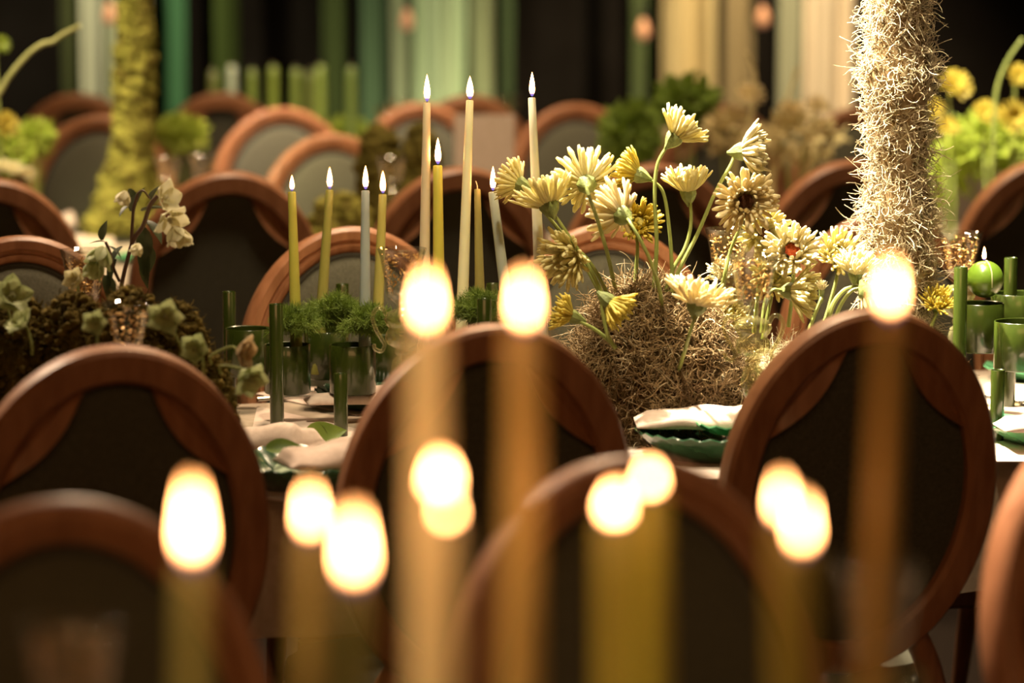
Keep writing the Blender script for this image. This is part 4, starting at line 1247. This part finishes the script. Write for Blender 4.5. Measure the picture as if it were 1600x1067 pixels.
def knife(label, x, y, ang, L=0.2, spoon=False):
    c = V3(x, y, ZT + 0.006)
    r = thing('spoon' if spoon else 'knife', label, 'cutlery', c, ang, 'cutlery beside the plates')
    MB().tube([(-L * 0.5, 0, 0), (-L * 0.2, 0, 0.001), (0.0, 0, 0.0)], [0.0045, 0.0035, 0.0026], 8).build('grip', M['steel'], r)
    if spoon:
        mb = MB(); blob(mb, (L * 0.17, 0, 0.0), (0.026, 0.017, 0.004), 1, 0.0, 1, 16, 8)
        MB().tube([(0, 0, 0), (L * 0.08, 0, 0.001)], 0.0026, 8).build('neck', M['steel'], r)
        mb.build('spoon_bowl', M['steel'], r)
    else:
        MB().box((0, -0.0075, -0.001), (L * 0.5, 0.0075, 0.001)).build('blade', M['steel'], r)
knife('steel knife at the far side behind the dark cups', 478, 619, 0.5)
knife('steel spoon at the far side behind the dark cups', 500, 612, 0.4, spoon=True)
knife('steel spoon at the rim of the left chair back', 432, 724, 1.1, 0.12, spoon=True)
knife('steel spoon at the right edge above the near cabbage plate', 1592, 628, -0.9, 0.17, spoon=True)

# ------------------------------------------------------------------ nearest table: big blurred candles
FG = 'big blurred candles of the nearest table'
def fg(label, pxm, top, base, c, fh, fw=None, rt=0.0085, rb=0.0125, name='taper_candle'):
    taper(label, pxm, top, base, c, rt=rt, rb=rb, fh=fh, group=FG, name=name, zbase=0.84, fw=fw)
CREAM = (0.72, 0.58, 0.34)
fg('big blurred cream taper left of centre, the brightest body', 2250, (666, 518), (672, 1000), (0.84, 0.72, 0.46), 0.038, rt=0.0125, rb=0.0185)
fg('big blurred amber taper right of it, before the centre chair', 2230, (818, 516), (812, 1000), (0.52, 0.36, 0.13), 0.037, rt=0.0115, rb=0.0165)
fg('big blurred amber taper before the right chair back', 2200, (1390, 494), (1368, 960), (0.50, 0.34, 0.11), 0.036, rt=0.0085, rb=0.0135)
fg('blurred olive candle with the tallest flame before the left chair', 2400, (300, 885), (300, 1060), (0.30, 0.27, 0.09), 0.054)
fg('blurred olive candle whose flame peeps out behind another one', 2250, (484, 842), (480, 1060), (0.36, 0.29, 0.10), 0.034)
fg('blurred dark olive candle in front of the half hidden flame', 2550, (553, 915), (550, 1060), (0.24, 0.22, 0.07), 0.044)
fg('short blurred candle with a small round flame before the brightest body', 2360, (688, 778), (692, 1060), (0.66, 0.54, 0.32), 0.024, fw=0.0065, rt=0.008, rb=0.011)
fg('lowest short blurred candle, added for the dim glow just under the round flame', 2420, (698, 818), (700, 1060), (0.66, 0.54, 0.32), 0.012, fw=0.0030, rt=0.008, rb=0.011)  # candle added to stand in for a dim reflected glow
fg('blurred olive yellow candle, lower of the two overlapping flames', 2280, (960, 818), (962, 1060), (0.46, 0.40, 0.07), 0.022, fw=0.006, rt=0.011, rb=0.014)
fg('blurred olive yellow candle, upper of the two overlapping flames', 2200, (1014, 772), (1018, 1060), (0.44, 0.40, 0.06), 0.018, fw=0.005, rt=0.011, rb=0.014)
fg('blurred olive candle, left of the pair before the right chair', 2250, (1220, 818), (1226, 1060), (0.38, 0.33, 0.07), 0.030, rt=0.009)
fg('blurred olive candle, right of the pair before the right chair', 2400, (1252, 862), (1252, 1060), (0.38, 0.33, 0.07), 0.032, rt=0.009)
for i, (cs, lb) in enumerate(((((300, 2400), (484, 2250), (553, 2550)), 'lacquered holder of the left foreground candles, below the picture'),
                          (((668, 2250), (815, 2230), (692, 2360), (700, 2420)), 'lacquered holder of the cream foreground taper, below the picture'),
                          (((960, 2280), (1014, 2200)), 'lacquered holder of the two overlapping foreground flames, below the picture'),
                          (((1222, 2250), (1252, 2400), (1366, 2200)), 'lacquered holder of the right foreground candles, below the picture'))):
    o = table_pt(cs[0][0], 1060, cs[0][1])
    holder('candle_holder', lb, [(x, 1060, p, 0.03, 0.11, 0.752) for x, p in cs], [], o)

# ------------------------------------------------------------------ rear table: mossy trunk, flowers, moss
rt0 = table_pt(192, 390, 560)
mt = thing('mossy_trunk', 'tall lumpy trunk of lime green moss on the rear table, upper left', 'trunk', rt0)
def tr_r(z): return 0.040 + 0.062 * math.exp(-max(0, z - 0.03) / 0.14) + 0.006 * math.sin(z * 17)
def tr_o(z): return Vector((0.044 * (1 - math.exp(-z / 0.22)) , 0, 0))
MB().tube([tr_o(z) + Vector((0, 0, z)) for z in [i * 0.05 for i in range(33)]], [tr_r(i * 0.05) * 0.9 for i in range(33)], 18).build('trunk_core', M['moss_olive'], mt, sharp=None)
for nm, mm, cnt, sc in (('lime_moss', 'moss_lime', 1700, 0.72), ('olive_moss', 'moss_olive', 900, 0.70)):
    mb = MB()
    for i in range(cnt):
        z = random.random() ** 1.4 * 1.6; a = random.uniform(0, 2 * PI)
        r_ = tr_r(z); s = random.uniform(0.012, 0.024) * sc
        c = tr_o(z) + Vector((r_ * math.cos(a), r_ * math.sin(a), z + 0.005))
        blob(mb, c, (s, s, s * random.uniform(0.6, 1.0)), i * 0.37, 0.75, 2.6, 9, 7)
    o = mb.build(nm, M[mm], mt, sharp=None); o['kind'] = 'stuff'

def simple_flower(label, px, py, pxm, dr, r_px, mm, base_py, group, npt=26):
    b = table_pt(px, base_py, pxm)
    r = thing('gerbera', label, 'flower', b, 0, group)
    hd = P(px, py, pxm) - b
    ax = D3(*dr); R = r_px / pxm
    q = ax.to_track_quat('Z', 'Y')
    mb = MB()
    for lay, (lf, el) in enumerate(((1, 20), (0.75, 45))):
        for i in range(npt):
            a = 2 * PI * i / npt + random.gauss(0, 0.05)
            e = math.radians(el + random.gauss(0, 8))
            d = Vector((math.cos(a) * math.cos(e), math.sin(a) * math.cos(e), math.sin(e)))
            mb.tube([hd + q @ (d * R * 0.15), hd + q @ (d * R * 0.6 * lf), hd + q @ (d * R * lf)], [R * 0.05, R * 0.075, R * 0.05], 5)
    mb.build('petals', M[mm], r)
    MB().tube(bez([hd, hd - ax * 0.03 + Vector((0, 0, -0.02)), Vector((hd.x * 0.5, hd.y * 0.5, hd.z * 0.5)), Vector((0, 0, 0))], 5), 0.0035, 7).build('stem', M['stem'], r)
    MB().lathe([(0.0, 0), (R * 0.2, 0.0), (R * 0.2, 0.006), (0.0, 0.008)], 12).build('disc', M['disc_green'], r, loc=hd)
    return r
RG = 'blurred yellow flowers on the rear table, right'
for (x, y, d, rp_, lb) in ((1491, 136, (0.3, 0.6, 0.7), 30, 'highest yellow flower right of the shaggy trunk'), (1455, 175, (-0.2, 0.5, 0.8), 24, 'yellow flower close to the right side of the shaggy trunk'), (1540, 178, (0.1, 0.6, 0.8), 24, 'yellow flower over the lime leaves, right of the highest one'),
                           (1584, 186, (0.2, 0.4, 0.9), 32, 'large yellow flower at the right edge over lime leaves'), (1592, 120, (0.2, 0.5, 0.8), 22, 'yellow flower at the right edge on the tall green stem'), (1480, 200, (0.1, 0.7, 0.6), 22, 'small yellow flower over the rear goblet right of the trunk')):
    simple_flower(lb, x, y, 620, d, rp_, 'petal_yellow', 400, RG)
LG = 'blurred flowers on the rear table, left'
for (x, y, d, rp_, lb, mm) in ((8, 196, (0.5, 0.4, 0.7), 24, 'pale yellow flower at the left edge under the curved twig', 'petal_yellow'), (20, 266, (0.2, 0.8, 0.5), 18, 'small cream flower over the far left chair rim', 'petal_white'), (2, 262, (0.0, 0.8, 0.5), 18, 'small cream flower cut by the left edge', 'petal_white'),
                           (44, 272, (0.3, 0.6, 0.7), 14, 'tiny cream flower right of the small cream one', 'petal_white'), (2, 70, (0.5, 0.3, 0.7), 16, 'lime flower high at the left edge', 'lime_leaf')):
    simple_flower(lb, x, y, 640, d, rp_, mm, 400, LG)
RC_ = 'blurred flowers on the rear table, centre right'
for (x, y, d, rp_, lb) in ((1172, 150, (0.1, 0.6, 0.8), 24, 'blurred straw yellow flower below the bronze curtain'), (1236, 178, (0.2, 0.5, 0.8), 26, 'blurred straw yellow flower before the grey sage curtain'), (1276, 166, (0.2, 0.5, 0.8), 20, 'blurred straw yellow flower before the cream curtain')):
    simple_flower(lb, x, y, 572, d, rp_, 'petal_peach', 300, RC_)

def leafy(label, name, px, py, pxm, rx, rz, n, mm, L, group):
    c = P(px, py, pxm); b = Vector((c.x, c.y, ZT))
    r = thing(name, label, 'plant', b, 0, group)
    h = c.z - ZT
    mb = MB()
    for i in range(n):
        d = Vector((random.gauss(0, 1), random.gauss(0, 1), random.gauss(0, 1))).normalized()
        k = random.random() ** 0.4
        p = Vector((d.x * rx * k, d.y * rx * k, h + d.z * rz * k))
        u = (d + Vector((random.gauss(0, .5), random.gauss(0, .5), random.gauss(0, .5)))).normalized() * L * random.uniform(0.6, 1.2)
        s = u.orthogonal().normalized() * L * 0.3
        nn = u.cross(s).normalized() * L * 0.08
        mb.add([p, p + u * 0.5 + s + nn, p + u, p + u * 0.5 - s + nn, p + u * 0.5 - nn], [(0, 1, 4), (1, 2, 4), (2, 3, 4), (3, 0, 4)])
    o = mb.build('leaves', M[mm], r); o['kind'] = 'stuff'
    for k in range(5):
        a = 2 * PI * k / 5
        MB().tube(bez([(0.01 * math.cos(a), 0.01 * math.sin(a), 0), (0.3 * rx * math.cos(a), 0.3 * rx * math.sin(a), h * 0.6), (0.6 * rx * math.cos(a), 0.6 * rx * math.sin(a), h)], 4), 0.003, 6).build('stem', M['stem'], r)
    return r
leafy('bright lime foliage right of the shaggy trunk', 'foliage_clump', 1535, 225, 605, 0.085, 0.07, 420, 'lime_leaf', 0.035, 'leafy clumps')
leafy('lime foliage at the right edge beneath the large yellow flower', 'foliage_clump', 1590, 232, 600, 0.07, 0.06, 300, 'lime_leaf', 0.035, 'leafy clumps')
leafy('lime foliage low behind the trunk and the rear goblet', 'foliage_clump', 1478, 270, 600, 0.06, 0.08, 260, 'lime_leaf', 0.03, 'leafy clumps')
leafy('lime foliage clump right of the mossy trunk', 'foliage_clump', 284, 210, 530, 0.066, 0.048, 520, 'lime_leaf', 0.03, 'leafy clumps')
leafy('lime foliage at the left edge beneath the pale yellow flower', 'foliage_clump', 12, 240, 630, 0.05, 0.05, 240, 'lime_leaf', 0.03, 'leafy clumps')
leafy('yellow green foliage clump left of the reddish rear chair', 'foliage_clump', 56, 215, 560, 0.045, 0.04, 220, 'lime_leaf', 0.03, 'leafy clumps')
leafy('green foliage at the foot of the far green tapers', 'foliage_clump', 360, 205, 442, 0.09, 0.04, 260, 'fern', 0.035, 'leafy clumps')
leafy('lime foliage beneath the last far green taper', 'foliage_clump', 540, 205, 442, 0.07, 0.035, 260, 'lime_leaf', 0.03, 'leafy clumps')
leafy('dark green foliage mound below the gold curtain', 'foliage_clump', 1072, 160, 565, 0.075, 0.06, 460, 'fern', 0.04, 'leafy clumps')
leafy('olive foliage behind the topmost gerbera', 'foliage_clump', 985, 210, 575, 0.07, 0.08, 420, 'fern', 0.04, 'leafy clumps')

leafy('straw coloured dry foliage below the cream curtain', 'foliage_clump', 1245, 215, 575, 0.10, 0.06, 330, 'straw', 0.035, 'leafy clumps')
leafy('straw coloured dry foliage right of the topmost gerbera', 'foliage_clump', 1140, 205, 570, 0.06, 0.05, 200, 'straw', 0.035, 'leafy clumps')
def rear_moss(label, px, pxm, parts, mm):
    b = table_pt(px, 390, pxm)
    r = thing('moss_mound', label, 'moss mound', b, 0, 'rear moss mounds')
    mb = MB(); m2 = MB()
    for i, (dx, zc, rx, rz) in enumerate(parts):
        blob(mb, (dx / pxm, 0, zc), (rx / pxm, rx / pxm, rz), i + px * 0.1, 0.2, 3, 22, 16, zmin=0.0)
        for k in range(150):
            d = Vector((random.gauss(0, 1), random.gauss(0, 1), random.gauss(0, 1))).normalized()
            q = Vector((dx / pxm + d.x * rx / pxm, d.y * rx / pxm, zc + d.z * rz))
            if q.z < 0.0: continue
            s = random.uniform(0.008, 0.018)
            blob(m2, q, (s, s, s), k * 0.3, 0.5, 2.2, 8, 6, zmin=0.0)
    mb.build('mound_core', M['moss_olive'], r, sharp=None)
    o = m2.build('moss_lumps', M[mm], r, sharp=None); o['kind'] = 'stuff'
rear_moss('brown olive moss mound with two humps behind the beige taper', 625, 590, [(-32, 0.20, 34, 0.13), (34, 0.20, 30, 0.135), (0, 0.08, 62, 0.16)], 'moss_olive')
rear_moss('yellow olive moss mound behind the slim olive taper', 532, 620, [(0, 0.06, 52, 0.13)], 'moss_lime')

# curved twig at the upper left, tall stem at the upper right, dry straw twigs
def twig(label, pts, pxm, r0, r1, mm, group, base_py=None):
    q = [P(x, y, pxm) for x, y in pts]
    b = Vector((q[0].x, q[0].y, ZT))
    r = thing('twig', label, 'twig', b, 0, group)
    path = bez([Vector((0, 0, 0))] + [p - b for p in q], 6)
    n = len(path)
    mb = MB().tube(path, [r0 + (r1 - r0) * i / (n - 1) for i in range(n)], 8)
    mb.build('twig_wood', M[mm], r, sharp=None)
    return r
twig('pale green twig curving up at the upper left', [(-45, 230), (2, 140), (20, 112), (45, 84), (66, 69), (82, 65), (98, 54), (126, 40)], 650, 0.007, 0.0055, 'twig', 'curved twigs')
twig('tall green stem arching at the right edge', [(1552, 240), (1556, 150), (1572, 100), (1598, 60)], 625, 0.006, 0.004, 'stem', 'curved twigs')
for i, (pts, lb) in enumerate((([(1185, 260), (1206, 205), (1232, 150), (1246, 105)], 'straw twig rising before the grey sage curtain'), ([(1210, 270), (1250, 230), (1300, 215), (1330, 220)], 'straw twig bending towards the shaggy trunk'),
                               ([(1150, 250), (1172, 200), (1180, 120), (1166, 80)], 'straw twig rising before the bronze curtain'), ([(1260, 270), (1290, 240), (1325, 196)], 'short straw twig beside the shaggy trunk'),
                               ([(1205, 240), (1225, 195), (1262, 170), (1300, 172)], 'straw twig below the cream curtain'))):
    twig(lb, pts, 575, 0.007, 0.004, 'straw', 'straw twigs')

# far row of unlit green tapers
FGT = 'unlit green tapers on the farthest table'
for (x, y, c, lb) in ((333, 112, (0.16, 0.17, 0.05), 'leftmost olive brown far taper'), (362, 104, (0.48, 0.52, 0.40), 'whitish far taper among the green ones'), (394, 110, (0.20, 0.26, 0.05), 'far green taper right of the whitish one'), (427, 105, (0.24, 0.30, 0.05), 'far green taper over the pale chair rim'),
                      (462, 109, (0.22, 0.28, 0.06), 'far green taper left of the brightest far one'), (501, 104, (0.28, 0.36, 0.08), 'brightest far green taper'), (549, 106, (0.20, 0.27, 0.07), 'rightmost far green taper'), (484, 113, (0.17, 0.20, 0.05), 'dim far taper between two greener ones')):
    t = taper(lb, 447, (x, y), (x, 240), c, rt=0.015, rb=0.021, lit=False, group=FGT, zbase=0.765)
    MB().lathe([(0.0, -0.014), (0.035, -0.014), (0.036, -0.010), (0.024, -0.006), (0.024, 0.02), (0.0215, 0.02), (0.0215, 0.0), (0.0, 0.0)], 20).build('candle_foot', M['green_metal'], t)
# plain board on the rear table
bp = table_pt(757, 390, 552)
t = thing('card_holder', 'plain taupe board standing behind the two tallest tapers', 'board', bp)
MB().box((-0.085, -0.004, 0.006), (0.085, 0.004, 0.325), Matrix.Rotation(-0.08, 4, 'X')).build('board', M['cloth'], t)
MB().box((-0.05, -0.03, 0.0), (0.05, 0.03, 0.008)).build('stand', M['table_wood'], t)
